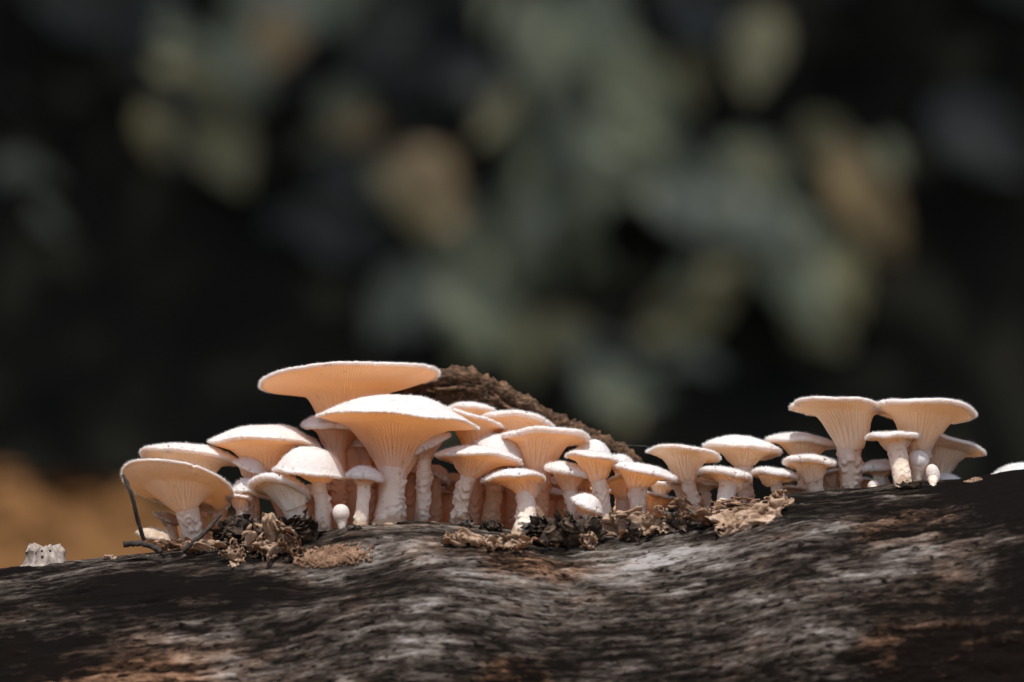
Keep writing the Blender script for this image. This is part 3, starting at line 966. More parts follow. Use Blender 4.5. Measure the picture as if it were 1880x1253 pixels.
    dict(C=(1545, 890), R=34, roll=-14, pitch=14, dome=2, N=(1545, 905), rn=12, B=(1545, 918), rb=12, Y=0.018, lip=3, m=3,
         label='low cap far back behind foot of the tall scaly stem, on its left'),
    dict(C=(1600, 887), R=32, roll=4, pitch=12, dome=2, N=(1600, 902), rn=12, B=(1600, 912), rb=12, Y=0.012, lip=3, m=3,
         label='low cap far back behind foot of the tall scaly stem, on its right'),
    # small ones on the left
    dict(C=(288, 986), R=38, roll=14, pitch=-2, dome=15, N=(292, 998), rn=13, B=(300, 1012), rb=13, Y=-0.032, lip=6, fuzz=0.2, capmat=M_oldcap,
         label='withered brownish cap lying at the foot of the leftmost trumpet'),
    dict(C=(308, 952), R=28, roll=20, pitch=-6, dome=8, N=(316, 968), rn=10, B=(330, 1000), rb=10, Y=-0.012, lip=4, fuzz=0.3, capmat=M_oldcap,
         label='small brown-topped mushroom left behind the leftmost trumpet\'s stem'),
    dict(C=(462, 861), R=36, roll=22, pitch=-1, dome=20, N=(462, 880), rn=12, B=(470, 965), rb=12, Y=-0.014, lip=5,
         label='pale mushroom with split edge under the wide reaching white cap'),
    dict(C=(450, 900), R=28, roll=-6, pitch=0, dome=20, N=(454, 915), rn=11, B=(458, 970), rb=11, Y=-0.018, lip=4,
         label='small orange dome right of the leftmost trumpet\'s drooping rim'),
    dict(C=(438, 917), R=26, roll=8, pitch=20, dome=3, N=(444, 938), rn=11, B=(448, 975), rb=11, Y=-0.024, lip=4, m=5,
         label='dark hollow cap low between leftmost trumpet and crumpled litter'),
]
for mm in MUSHROOMS:
    mushroom(**mm)

button(626, 942, 16, -0.040, 'white onion-shaped mushroom button beside the straight bumpy stem', 1.0, 0, 1)
button(1686, 845, 20, -0.030, 'round white mushroom button beside the stout small mushroom', 0.85, 0, -1)
button(1713, 871, 13, -0.034, 'egg-shaped white mushroom button low on the wide trumpet\'s right', 1.4, -14, 0)
button(1604, 893, 11, -0.030, 'tiny white knob at the foot of the low thick-rimmed mushroom', 0.9, 0, 0)

# ------------------------------------------------------------------ bark-covered branch behind
def branch():
    pts = [(648, 960, 15), (656, 860, 15), (672, 770, 14), (702, 732, 15), (760, 724, 25), (850, 714, 31), (905, 735, 31), (960, 764, 29), (1050, 802, 23), (1110, 830, 19), (1155, 866, 17), (1190, 950, 16)]
    Y = 0.034
    P = np.array([at(p[0], p[1], Y) for p in pts])
    PR = np.hstack([P, np.array([[p[2] * S * 1.02] for p in pts])])
    PR = spline(PR, 330)
    P, rad = PR[:, :3], PR[:, 3]
    ns = 110
    th = np.linspace(0, 2 * math.pi, ns, endpoint=False)
    s = np.concatenate([[0], np.cumsum(np.linalg.norm(np.diff(P, axis=0), axis=1))])
    SS, TT = np.meshgrid(s, th, indexing='ij')
    c, d = np.cos(TT) * 0.008, np.sin(TT) * 0.008
    plate = fbm(c * 400, d * 400, SS * 32, 4, 5)
    crack = np.abs(vnoise(c * 480 + 2, d * 480, SS * 30, 15))
    fine = fbm(c * 1100, d * 1100, SS * 500, 3, 25, 0.6)
    blk = fbm(c * 500, d * 500, SS * 130, 3, 45)
    dsp = 0.0014 * np.round(plate * 2.2) / 2.2 + 0.0012 * plate + 0.0016 * np.round(blk * 1.6) / 1.6 - 0.0024 * (1 - sstep(0, 0.18, crack)) * sstep(-0.3, 0.4, blk) + 0.0012 * fine
    V, F = tube(P, rad, ns, dsp)
    base = P[0]
    o = link('bark_branch', mesh_np('bark_branch', V - base, F, M_bark, True))
    o.location = base
    tag(o, 'rough brown bark-covered branch arching behind the main mushroom clump', 'branch')


branch()

# ------------------------------------------------------------------ litter on the log
def crumpled(name, label, px, py, w, h, mat, seed, roll=0, lean=25, curl=1.2, fold=0.3, holes=0.25, Y=-0.04, cat='leaf', lift=0.0, yaw=0, thick=0.0003, crease=0.14):
    g = np.random.default_rng(seed)
    hit = on_log(px, py + h * 0.35, Y, 0.05)
    cpos = hit + np.array([0, -0.001, h * S * 0.35 * math.cos(R_(lean)) + lift * S])
    nx, ny = 64, 46
    u, v = np.meshgrid(np.linspace(-1, 1, nx), np.linspace(-1, 1, ny), indexing='ij')
    W, H = w * S / 2, h * S / 2
    ca = v * curl
    x = u * W
    yy = H * (np.sin(ca) / max(curl, .01))
    dz = -H * (1 - np.cos(ca)) / max(curl, .01) * g.choice([-1, 1])
    n1 = fbm(u * 1.6 + seed, v * 1.6, 0 * u, 3, seed)
    n2 = fbm(u * 1.8, v * 1.8 + seed, 0 * u + 4, 3, seed + 5)
    rdg = 1 - 2 * np.abs(vnoise(u * 2.6, v * 2.2, 0 * u + 7, seed + 9))
    x = x + W * 0.22 * n2
    yy = yy + H * 0.30 * n1
    rd2 = 1 - 2 * np.abs(vnoise(u * 6.5, v * 5, 0 * u + 3, seed + 19))
    dz = dz + H * fold * (1.3 * n2 + 0.9 * rdg) + H * crease * rd2 + H * crease * 0.6 * fbm(u * 9, v * 9, 0 * u, 3, seed + 3)
    M = Matrix.Rotation(R_(yaw), 3, 'Z') @ Matrix.Rotation(R_(-lean), 3, 'X') @ Matrix.Rotation(R_(-roll), 3, 'Y')
    P = np.stack([x, dz, yy], -1).reshape(-1, 3) @ np.array(Matrix.Rotation(R_(roll), 3, 'Y')).T
    P = P @ np.array(Matrix.Rotation(R_(yaw), 3, 'Z') @ Matrix.Rotation(R_(-lean), 3, 'X')).T
    edge = np.hypot(u, v * 1.02) + 0.24 * fbm(u * 3, v * 3, 0 * u, 3, seed + 1)
    hole = fbm(u * 4.2, v * 4.2, 0 * u + 2, 3, seed + 2)
    keep = (edge < 1.0) & (hole < 1.05 - holes * 1.6)
    F = grid_faces(nx, ny, False)
    kf = keep.ravel()[F].all(1)
    F = F[kf]
    used = np.unique(F)
    if len(used) < 4:
        return None
    mp = -np.ones(nx * ny, int)
    mp[used] = np.arange(len(used))
    P = P[used]
    F = mp[F]
    base = hit
    # push back until it touches the log
    Pw = P + cpos
    gaps = []
    for i in range(0, len(Pw), 5):
        h_ = LB.ray_cast(Vector((Pw[i, 0], Pw[i, 1] - 0.3, Pw[i, 2])), Vector((0, 1, 0)))
        if h_[0]:
            gaps.append(h_[0].y - Pw[i, 1])
    if gaps:
        Pw[:, 1] += np.percentile(gaps, 12)
    else:
        Pw[:, 2] -= min(Pw[i, 2] - log_z(Pw[i, 0], Pw[i, 1]) for i in range(0, len(Pw), 7)) + 0.0012
    me = mesh_np(name, Pw - base, F, mat, True)
    o = link(name, me)
    o.location = base
    md = o.modifiers.new('thickness', 'SOLIDIFY')
    md.thickness = thick
    tag(o, label, cat, 'dry litter lying on the log')
    return o


def clod(name, label, px, py, w, h, mat, seed, Y=-0.04, cat='litter', rough=0.5, bits=0):
    """lump of rotten litter: ragged body with flakes standing off it"""
    g = np.random.default_rng(seed)
    hit = on_log(px, py + h * 0.4, Y, 0.05)
    c = hit + np.array([0, 0, h * 0.30 * S])
    VV, FF, n0 = [], [], 0
    dims = np.array([w / 2, min(w, h * 1.3) / 2, h / 2]) * S
    # packed core
    t_, p_ = np.linspace(0.01, math.pi - 0.01, 22), np.linspace(0, 2 * math.pi, 34, endpoint=False)
    U, T = np.meshgrid(t_, p_, indexing='ij')
    d = np.stack([np.sin(U) * np.cos(T), np.sin(U) * np.sin(T), np.cos(U)], -1)
    dw = d * dims / S / 14
    r = 0.72 + 0.32 * fbm(dw[..., 0], dw[..., 1], dw[..., 2], 4, seed, 0.6)
    VV.append((d * r[..., None] * dims).reshape(-1, 3) + c - hit)
    FF.append(grid_faces(22, 34, True))
    n0 = 22 * 34
    # ragged flakes standing off it
    uu, vv = np.meshgrid(np.linspace(-1, 1, 6), np.linspace(-1, 1, 5), indexing='ij')
    for i in range(int(26 + w * h * 0.006)):
        q_ = g.normal(0, 1, 3)
        q_ = q_ / np.linalg.norm(q_) * g.uniform(0.55, 0.95)
        L_, W_ = g.uniform(0.16, 0.42) * h * S, g.uniform(0.10, 0.26) * h * S
        bend_ = g.uniform(-1, 1)
        V = np.stack([uu * L_ * (1 + 0.25 * g.normal(0, 1, uu.shape).clip(-1, 1)), vv * W_ * (1 - 0.5 * np.abs(uu)), bend_ * L_ * 0.6 * uu ** 2 + 0.12 * L_ * g.normal(0, 1, uu.shape).clip(-1.5, 1.5)], -1).reshape(-1, 3)
        V = V @ np.array(Matrix.Rotation(g.uniform(0, 6), 3, Vector(g.normal(0, 1, 3)).normalized()))
        VV.append(V + q_ * dims + c - hit)
        FF.append(grid_faces(6, 5, False) + n0)
        n0 += 30
    V = np.vstack(VV)
    o = link(name, mesh_np(name, V, np.vstack(FF), mat, True))
    o.location = hit
    tag(o, label, cat, 'dry litter lying on the log')
    return o


def stick(name, label, pts, r0, r1, mat=None, cat='twig', seed=1, Ys=None, nseg=10):
    P = np.array([at(p[0], p[1], p[2]) for p in pts])
    P = spline(P, 40)
    rad = np.linspace(r0, r1, 40) * S
    th = np.linspace(0, 2 * math.pi, nseg, endpoint=False)
    dsp = np.array([0.3 * r0 * S * fbm(np.cos(th) * 1.4, np.sin(th) * 1.4, 0 * th + i * 0.35, 3, seed) for i in range(40)])
    V, F = tube(P, rad, nseg, dsp)
    base = P[-1]
    o = link(name, mesh_np(name, V - base, F, mat or M_twig))
    o.location = base
    tag(o, label, cat)
    return o


# left heap
clod('humus_clod', 'black rotten clod inside the crumpled leaf heap', 455, 968, 130, 62, M_char, 3, -0.045, rough=0.55)
clod('humus_clod', 'black clod at the right end of the crumpled leaf heap', 553, 972, 60, 56, M_char, 5, -0.044, rough=0.6)
crumpled('crumpled_leaf', 'pinkish crumpled dry leaf standing in the litter heap', 492, 955, 84, 92, M_dryleaf, 11, 10, 12, 0.8, 0.38, 0.30, -0.055)
crumpled('crumpled_leaf', 'pale ragged leaf scrap against the black clod', 428, 968, 44, 50, M_dryleaf, 13, -10, 5, 0.5, 0.25, 0.3, -0.062)
crumpled('crumpled_leaf', 'curled brown leaf strip with holes in the heap', 535, 968, 56, 50, M_midleaf, 17, 30, 12, 1.4, 0.5, 0.45, -0.06)
crumpled('crumpled_leaf', 'long flat dry leaf along foot of the heap', 420, 1000, 150, 36, M_dryleaf, 19, 4, 55, 0.9, 0.4, 0.25, -0.062)
crumpled('crumpled_leaf', 'twisted pale leaf lobe at the bottom of the heap', 505, 996, 70, 44, M_dryleaf, 23, -12, 40, 1.1, 0.35, 0.2, -0.066)
crumpled('crumpled_leaf', 'grey-white leaf flake below the pale ragged scrap', 462, 998, 60, 30, M_dryleaf, 29, 12, 35, 1.0, 0.5, 0.2, -0.066)
crumpled('crumpled_leaf', 'rust-brown leaf shred under the withered cap', 330, 1000, 90, 34, M_midleaf, 31, 8, 40, 1.2, 0.5, 0.25, -0.055)
stick('twig', 'thin black twig hanging from the leftmost trumpet\'s rim to the log', [(226, 872, -0.052), (240, 905, -0.055), (252, 950, -0.052), (264, 992, -0.048)], 3.2, 4.0, seed=3)
stick('twig', 'short black twig lying left under the withered cap', [(228, 1000, -0.05), (252, 998, -0.052), (275, 1002, -0.054), (296, 1014, -0.056)], 6, 4, seed=5)
stick('twig', 'dark twig slanting up against the foot of the leftmost trumpet', [(405, 945, -0.044), (385, 968, -0.048), (362, 990, -0.052), (335, 1012, -0.052)], 4, 4.5, seed=7)
# centre
crumpled('crumpled_leaf', 'pale torn leaf scrap lying alone in front of the bent stems', 858, 985, 84, 34, M_dryleaf, 37, 6, 35, 1.2, 0.6, 0.2, -0.07)
crumpled('crumpled_leaf', 'tan leaf rag with a lobe hanging down the log', 938, 998, 80, 46, M_dryleaf, 41, -6, 25, 1.0, 0.55, 0.35, -0.075)
crumpled('crumpled_leaf', 'brown leaf rag beside the big black clod', 990, 992, 90, 26, M_midleaf, 43, 3, 40, 1.2, 0.5, 0.2, -0.075)
clod('humus_clod', 'big black clod of rotten litter right of the broad-footed stem', 1042, 974, 140, 58, M_char, 45, -0.062, rough=0.6)
clod('humus_clod', 'black knob on top of the big black clod', 1090, 962, 26, 30, M_char, 46, -0.072, rough=0.4)
clod('humus_clod', 'grey crumbly lump standing behind the big black clod', 985, 945, 26, 50, M_darkleaf, 47, -0.055, rough=0.5)
clod('humus_clod', 'small black lump between two orange stems', 902, 950, 44, 22, M_char, 49, -0.045, rough=0.5)
clod('humus_clod', 'brown crumb at the foot of the left-bent scaly stem', 856, 938, 30, 16, M_darkleaf, 53, -0.045, rough=0.6)
clod('humus_clod', 'tiny dark crumb at the foot of the drooping small mushroom', 650, 958, 24, 12, M_darkleaf, 55, -0.048, rough=0.6)
# right of centre
crumpled('crumpled_leaf', 'pale leaf curled round the foot of the slanting stem', 1150, 962, 110, 58, M_dryleaf, 59, -8, 20, 1.0, 0.28, 0.1, -0.068, crease=0.12)
crumpled('crumpled_leaf', 'small whitish folded leaf above the big black clod', 1075, 945, 44, 36, M_dryleaf, 61, 10, 10, 1.0, 0.5, 0.15, -0.062)
crumpled('crumpled_leaf', 'pale folded leaf under the tan mushroom by the wavy trumpet', 1215, 930, 76, 54, M_dryleaf, 67, -10, 15, 1.0, 0.28, 0.15, -0.055)
clod('humus_clod', 'black hollow clod under the short stem of the flat white mushroom', 1160, 925, 40, 34, M_char, 71, -0.055, rough=0.5)
crumpled('crumpled_leaf', 'rusty brown leaf shred below the wavy trumpet\'s foot', 1278, 938, 84, 42, M_midleaf, 73, 10, 20, 1.4, 0.6, 0.25, -0.05)
clod('humus_clod', 'dark brown crumbs between the two pale curled leaves', 1240, 955, 60, 34, M_darkleaf, 75, -0.058, rough=0.6)
crumpled('crumpled_leaf', 'long tan curled leaf lying slanted below the furry-rimmed mushroom', 1372, 945, 150, 62, M_dryleaf, 79, -20, 30, 0.9, 0.22, 0.05, -0.062, crease=0.10)
crumpled('crumpled_leaf', 'thin leaf ribbon folded behind the long tan curled leaf', 1345, 925, 90, 26, M_midleaf, 83, -4, 15, 1.2, 0.4, 0.1, -0.048)
crumpled('crumpled_leaf', 'pale leaf tip curling up at right end of the long tan leaf', 1430, 920, 46, 34, M_dryleaf, 85, -25, 15, 1.0, 0.4, 0.1, -0.050)
clod('humus_clod', 'flat black crumb under the stout small mushroom', 1672, 890, 60, 14, M_char, 87, -0.045, rough=0.5)
crumpled('crumpled_leaf', 'white flake on the log between tiny cap and lone mushroom', 1786, 882, 30, 10, M_dryleaf, 93, -14, 30, 0.8, 0.4, 0.0, -0.03)
crumpled('crumpled_leaf', 'thin pale shaving curled up on the bare left log', 203, 1019, 22, 9, M_dryleaf, 97, 14, 25, 1.2, 0.5, 0.0, -0.035)


def crust():
    """granular brown crust in the hollow left of the swelling"""
    g = np.random.default_rng(4)
    VV, FF = [], []
    n0 = 0
    t_ = np.linspace(0, math.pi, 5)
    p_ = np.linspace(0, 2 * math.pi, 7, endpoint=False)
    for i in range(900):
        px = 612 + np.clip(g.normal(0, 30), -70, 70)
        py = 1022 - (px - 612) * 0.12 + np.clip(g.normal(0, 8), -18, 18)
        h, n = log_ray(px, py)
        if h is None:
            continue
        r = g.uniform(1.2, 4.0) * S
        U, T = np.meshgrid(t_, p_, indexing='ij')
        V = np.stack([np.sin(U) * np.cos(T), np.sin(U) * np.sin(T), np.cos(U)], -1).reshape(-1, 3) * r * g.uniform(0.7, 1.3, 3) * (1 + 0.3 * g.normal(0, 1, (35, 1)).clip(-1, 1))
        VV.append(V + h + n * r * 0.5)
        FF.append(grid_faces(5, 7, True) + n0)
        n0 += 35
    V = np.vstack(VV)
    base = V.mean(0)
    o = link('lichen_crust', mesh_np('lichen_crust', V - base, np.vstack(FF), M_midleaf, True))
    o.location = base
    tag(o, 'granular brown crust in the hollow below the hat-shaped mushroom', 'crust', kind='stuff')


crust()


def stub():
    c = at(82, 1040, -0.026)
    c[2] = log_z(c[0], c[1])
    root = empty('branch_stub', c)
    tag(root, 'pale broken branch stub with beetle holes on the bare left log', 'stub')
    n, ns = 30, 60
    P = np.array([c + np.array([0.0 + 0.0006 * t, 0, -0.006 + t * 0.0145]) for t in np.linspace(0, 1, n)])
    rad = np.interp(np.linspace(0, 1, n), [0, 0.35, 0.5, 0.9, 1], [52, 46, 40, 31, 26]) * S
    th = np.linspace(0, 2 * math.pi, ns, endpoint=False)
    Z, T = np.meshgrid(np.linspace(0, 1, n), th, indexing='ij')
    dsp = 0.0009 * fbm(np.cos(T) * 4, np.sin(T) * 4, Z * 0.8, 3, 3) + 0.0012 * fbm(np.cos(T) * 1.2, np.sin(T) * 1.2, Z * 2, 2, 9)
    V, F = tube(P, rad, ns, dsp)
    top = V[:, 2] > c[2] + 0.0072
    V[top, 2] += 0.0018 * fbm(V[top, 0] * 600, V[top, 1] * 600, 0 * V[top, 0], 3, 5)
    link('wood', mesh_np('wood', V - c, F, M_stub, True), root)
    bv = BVHTree.FromPolygons([tuple(v) for v in V], F)
    for (px, py, r) in ((77, 1012, 2.2), (92, 1012, 2.4), (78, 1023, 2.6), (66, 1016, 1.4)):
        d = Vector(ray(px, py)).normalized()
        h = bv.ray_cast(Vector(CAMP), d)
        if not h[0]:
            continue
        nn = np.array(h[1])
        if nn @ np.array(d) > 0:
            nn = -nn
        p0 = np.array(h[0])
        V2, F2 = tube(np.array([p0 + nn * 0.00025, p0 - nn * 0.0005, p0 - nn * 0.0015]), np.array([r, r, r * 0.8]) * S, 12)
        link('beetle_hole', mesh_np('beetle_hole', V2 - c, F2, M_hole, True), root)


stub()
stick('silk_thread', 'fine spider thread stretched from bark branch end to the wavy trumpet', [(1128, 816, 0.03), (1160, 818, 0.01), (1192, 820, -0.016)], 0.07, 0.07, M_silk, 'spider thread', 9, nseg=5)

# ------------------------------------------------------------------ background foliage
def leaf_mat(name, base, tcol, trans):
    return rough_mat(name, [(0.3, tuple(0.75 * c for c in base)), (0.7, tuple(min(1, 1.2 * c) for c in base))], 12, 0.0, rough=0.55, trans=trans, tcol=tcol, spec=0.4, detail=2)


M_leaf_g = leaf_mat('leaf_greygreen', (0.20, 0.22, 0.14), (0.25, 0.28, 0.155), 0.4)
M_leaf_b = leaf_mat('leaf_bluegreen', (0.215, 0.235, 0.18), (0.27, 0.30, 0.21), 0.4)
M_leaf_o = leaf_mat('leaf_olive', (0.27, 0.25, 0.13), (0.35, 0.32, 0.15), 0.4)
M_leaf_t = leaf_mat('leaf_tan', (0.29, 0.21, 0.10), (0.35, 0.25, 0.11), 0.4)
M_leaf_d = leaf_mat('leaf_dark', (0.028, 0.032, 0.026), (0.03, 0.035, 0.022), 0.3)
M_litter = rough_mat('litter_tan', [(0.3, (0.08, 0.040, 0.016)), (0.7, (0.17, 0.085, 0.034))], 12, 0.0, rough=1.0, spec=0.0, detail=2)
M_leaf_m = leaf_mat('leaf_mid', (0.14, 0.145, 0.10), (0.17, 0.18, 0.11), 0.35)
LM = dict(m=M_leaf_m, g=M_leaf_g, b=M_leaf_b, o=M_leaf_o, t=M_leaf_t, d=M_leaf_d, l=M_litter)


def leaf_mesh(kind, seed):
    nl, nw = 13, 7
    u, v = np.meshgrid(np.linspace(0, 1, nl), np.linspace(-1, 1, nw), indexing='ij')
    wd = np.sin(math.pi * u ** 0.8) ** 0.85 * 0.5
    wd[0] = 0.02
    wd[-1] = 0.01
    x = u - 0.5
    y = v * wd
    z = 0.10 * np.abs(v) * wd - 0.16 * (u - 0.45) ** 2 + 0.03 * vnoise(u * 5, v * 2, seed, 3)
    me = mesh_np('leaf', np.stack([x, y, z], -1).reshape(-1, 3), grid_faces(nl, nw, False), LM[kind])
    return me


LMESH = {k: [leaf_mesh(k, s) for s in range(3)] for k in LM}
BD = 4.0   # metres behind the log


def bg_leaf(parent, kind, px, py, L, W, ang, Y, tilt, rs, i):
    f = (CAM_D + Y) / CAM_D * S
    c = at(px, py, Y)
    o = bpy.data.objects.new('leaf', LMESH[kind][i % 3])
    COL.objects.link(o)
    a = R_(-ang)
    Lx = Vector((math.cos(a), rs.uniform(-0.25, 0.25), math.sin(a))).normalized()
    n = Vector((rs.uniform(-0.15, 0.15), -math.cos(R_(tilt)), math.sin(R_(tilt))))
    n = (n - Lx * n.dot(Lx)).normalized()
    Wy = n.cross(Lx)
    M = Matrix((Lx, Wy, n)).transposed().to_4x4()
    M = M @ Matrix.Diagonal((L * f, W * f * 1.15, L * f, 1))
    M.translation = Vector(c)
    o.parent = parent
    o.matrix_parent_inverse = Matrix.Identity(4)
    o.matrix_local = Matrix.Translation(-parent.location) @ M
    return Vector(c) - Lx * L * f * 0.5


SHRUBS = [
    # label, base px, depth, leaves (kind, px, py, length, width, angle clockwise, tilt)
    ('blurred shrub with one bright olive leaf over black gaps, left of the upper middle', 470, 6.90, [
        ('o', 408, 268, 190, 100, 62, 30), ('b', 520, 30, 150, 120, 20, 35), ('t', 508, 72, 120, 90, 100, 30), ('g', 440, 110, 150, 80, 50, 20), ('g', 632, 200, 110, 95, -20, 30),
        ('g', 590, -10, 200, 90, -10, 20), ('b', 460, 150, 110, 70, 60, 15), ('d', 330, 110, 200, 100, 55, 0), ('d', 560, 470, 210, 110, 60, 0), ('d', 700, 60, 180, 100, -30, 0)]),
    ('blurred shrub with blue-grey and tan leaves beyond the tallest mushroom', 800, 6.80, [
        ('t', 785, 335, 170, 110, 40, 30), ('t', 815, 385, 90, 70, 50, 10), ('g', 960, 420, 230, 130, 95, 15), ('g', 1025, 350, 250, 120, 75, 20), ('b', 735, 590, 230, 110, 96, 30),
        ('o', 900, 660, 190, 110, 40, 25), ('g', 880, 560, 260, 130, 55, 5), ('g', 1040, 590, 260, 110, 38, 20), ('o', 1060, 640, 180, 80, 45, 15), ('g', 960, 520, 220, 120, 60, 5),
        ('b', 860, 470, 220, 110, 70, -5), ('d', 640, 420, 220, 120, 20, 0), ('o', 950, 700, 120, 60, 50, 20)]),
    ('blurred shrub with long arching grey-green leaves behind the gap in the mushrooms', 1300, 6.70, [
        ('g', 1080, 60, 330, 150, 58, 22), ('g', 1180, 180, 260, 120, 55, 20), ('b', 1050, 210, 260, 130, 95, 12), ('g', 990, 90, 240, 110, 80, 5), ('g', 1230, 330, 230, 110, 20, 18),
        ('b', 1330, 400, 300, 120, 15, 32), ('g', 1450, 480, 290, 140, 62, 38), ('o', 1500, 580, 180, 110, 45, 25), ('o', 1270, 570, 240, 110, -38, 26), ('g', 1400, 330, 230, 110, 35, 14),
        ('g', 1120, 290, 200, 90, 60, 10), ('o', 1390, 95, 180, 90, 100, 22), ('b', 1280, 720, 190, 110, 60, 0), ('o', 1110, 770, 150, 110, 80, 5), ('b', 1130, 700, 200, 120, 50, -5)]),
    ('blurred shrub with one tan leaf against black shade, beyond the tall scaly trumpet', 1600, 6.95, [
        ('t', 1590, 370, 260, 100, 55, 30), ('o', 1520, 270, 140, 80, 50, 10), ('d', 1700, 560, 240, 130, 50, 0), ('d', 1800, 250, 230, 120, 40, 0), ('b', 1840, 650, 150, 80, 80, -8), ('d', 1660, 760, 220, 130, 20, 5),
        ('d', 1560, 690, 200, 120, -20, 5)]),
    ('blurred dim shrub with hanging leaves far left', 100, 7.00, [
        ('b', 20, 300, 300, 100, 85, -5), ('b', 60, 350, 180, 90, 40, 0), ('d', 170, 680, 320, 90, 65, 20), ('d', 60, 560, 300, 80, 65, 15), ('d', 150, 20, 200, 90, 20, 10), ('d', 260, 470, 260, 120, 60, -5),
        ('o', 45, 830, 180, 70, 65, -8), ('b', 300, 5, 90, 60, 40, 0), ('d', 380, 560, 250, 120, 50, 0), ('d', 120, 780, 240, 100, 60, 10)]),
]
M_stemb = rough_mat('shrub_wood', [(0.3, (0.012, 0.01, 0.008)), (0.7, (0.03, 0.024, 0.018))], 20, 0.001)
for si, (label, bpx, Y, leaves) in enumerate(SHRUBS):
    rs = random.Random(50 + si)
    bp = at(bpx, 960, Y)
    bz = ground_z(bp[0], Y + 0.12)
    root = empty('leafy_shrub', (bp[0], Y + 0.12, bz))
    tag(root, label, 'shrub', 'shrubs on the dark bank')
    petioles = []
    for i, (kd, px, py, L, W, ang, tilt) in enumerate(leaves):
        petioles.append(bg_leaf(root, kd, px, py, L, W, ang, Y + rs.uniform(-0.15, 0.15) - (0.35 if kd == 't' else 0), tilt, rs, i))
    for i in range({800: 26, 1300: 30, 470: 8, 1600: 5}.get(bpx, 2)):
        px = bpx + rs.gauss(20, 170)
        py = rs.gauss(380, 260)
        petioles.append(bg_leaf(root, rs.choice('mmg'), px, py, rs.uniform(180, 300), rs.uniform(90, 150), rs.uniform(20, 90), Y + rs.uniform(0.5, 0.95), rs.uniform(5, 35), rs, i))
    # extra dark leaves filling the depth of the shrub
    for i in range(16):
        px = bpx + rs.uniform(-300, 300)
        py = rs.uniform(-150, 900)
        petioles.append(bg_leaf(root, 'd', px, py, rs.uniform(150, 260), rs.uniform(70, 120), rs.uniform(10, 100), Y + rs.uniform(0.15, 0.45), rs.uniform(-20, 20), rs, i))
    # smaller leaves layered between the big ones
    for i in range(3 * len(leaves) // 2):
        kd, px, py, L, W, ang, tilt = leaves[rs.randrange(len(leaves))]
        if kd == 'd':
            continue
        petioles.append(bg_leaf(root, rs.choice([kd, 'g', 'o', 'd']), px + rs.gauss(0, 70), py + rs.gauss(0, 60), rs.uniform(90, 180), rs.uniform(28, 60), ang + rs.gauss(0, 30), Y + rs.uniform(-0.3, 0.3), tilt + rs.uniform(-25, 10), rs, i))
    base = np.array([bp[0], Y + 0.12, bz])
    # three main stems, a twig to every leaf
    stems = []
    for s_ in range(3):
        tx = at(bpx + (s_ - 1) * 230, -150, Y + 0.25)
        P = spline([base - np.array([0, 0, 0.05]), base * 0.55 + tx * 0.45 + np.array([rs.uniform(-.05, .05), 0.08, 0]), tx], 30)
        V, F = tube(P, np.linspace(0.014, 0.004, 30), 8)
        link('stem', mesh_np('stem', V - base, F, M_stemb), root)
        stems.append(P)
    allP = np.vstack([s_[4:] for s_ in stems])
    for q_ in petioles:
        q_ = np.array(q_)
        dd = np.linalg.norm(allP - q_ + np.array([0, 0, 0.08]), axis=1)
        a_ = allP[dd.argmin()]
        P = spline([a_, (a_ + q_) / 2 + np.array([0, 0.02, 0.02]), q_], 8)
        V, F = tube(P, np.linspace(0.0035, 0.002, 8), 5)
        link('twig', mesh_np('twig', V - base, F, M_stemb), root)

# unseen trees added to shade the bank: their crowns hang over it
M_shade_canopy = leaf_mat('shade_canopy_leaf', (0.045, 0.055, 0.03), (0.07, 0.09, 0.03), 0.25)
def shade_tree(x, y, zc, rx, ry, rz, label, seed):
    g = np.random.default_rng(seed)
    gz = ground_z(x, y)
    root = empty('shade_tree', (x, y, gz))
    tag(root, label, 'tree', 'added shade trees on the bank')
    base = np.array([x, y, gz])
    P = spline([base - [0, 0, 0.2], base + [0.1, -0.1, (zc - gz) * 0.5], [x + 0.05, y - 0.3, zc + rz * 0.5]], 24)
    V, F = tube(P, np.linspace(0.16, 0.06, 24), 14)
    tr = link('trunk', mesh_np('trunk', V - base, F, M_stemb), root)
    n = 9000
    d = g.normal(0, 1, (n, 3))
    d /= np.linalg.norm(d, axis=1)[:, None]
    rad = g.random(n) ** 0.4 * (1 + 0.25 * fbm(d[:, 0] * 2, d[:, 1] * 2, d[:, 2] * 2, 3, seed))
    c = np.array([x, y - 0.4, zc]) + d * rad[:, None] * np.array([rx, ry, rz])
    c[:, 2] = np.maximum(c[:, 2], 2.5 + 0.3 * g.random(n))
    u = g.normal(0, 1, (n, 3)); u /= np.linalg.norm(u, axis=1)[:, None]
    v = np.cross(u, g.normal(0, 1, (n, 3))); v /= np.linalg.norm(v, axis=1)[:, None]
    L, W = g.uniform(0.10, 0.17, n)[:, None], g.uniform(0.04, 0.07, n)[:, None]
    LV = np.stack([c - u * L, c + v * W, c + u * L, c - v * W], 1).reshape(-1, 3) - base
    cr = link('shade_crown', mesh_np('shade_crown', LV, np.arange(n * 4).reshape(-1, 4), M_shade_canopy, False), root)
    cr['kind'] = 'stuff'
    for k in range(5):
        q = c[g.integers(0, n)]
        a_ = P[g.integers(12, 23)]
        V, F = tube(spline([a_, (a_ + q) / 2 + [0, 0, 0.15], q], 10), np.linspace(0.05, 0.015, 10), 8)
        link('limb', mesh_np('limb', V - base, F, M_stemb), root)


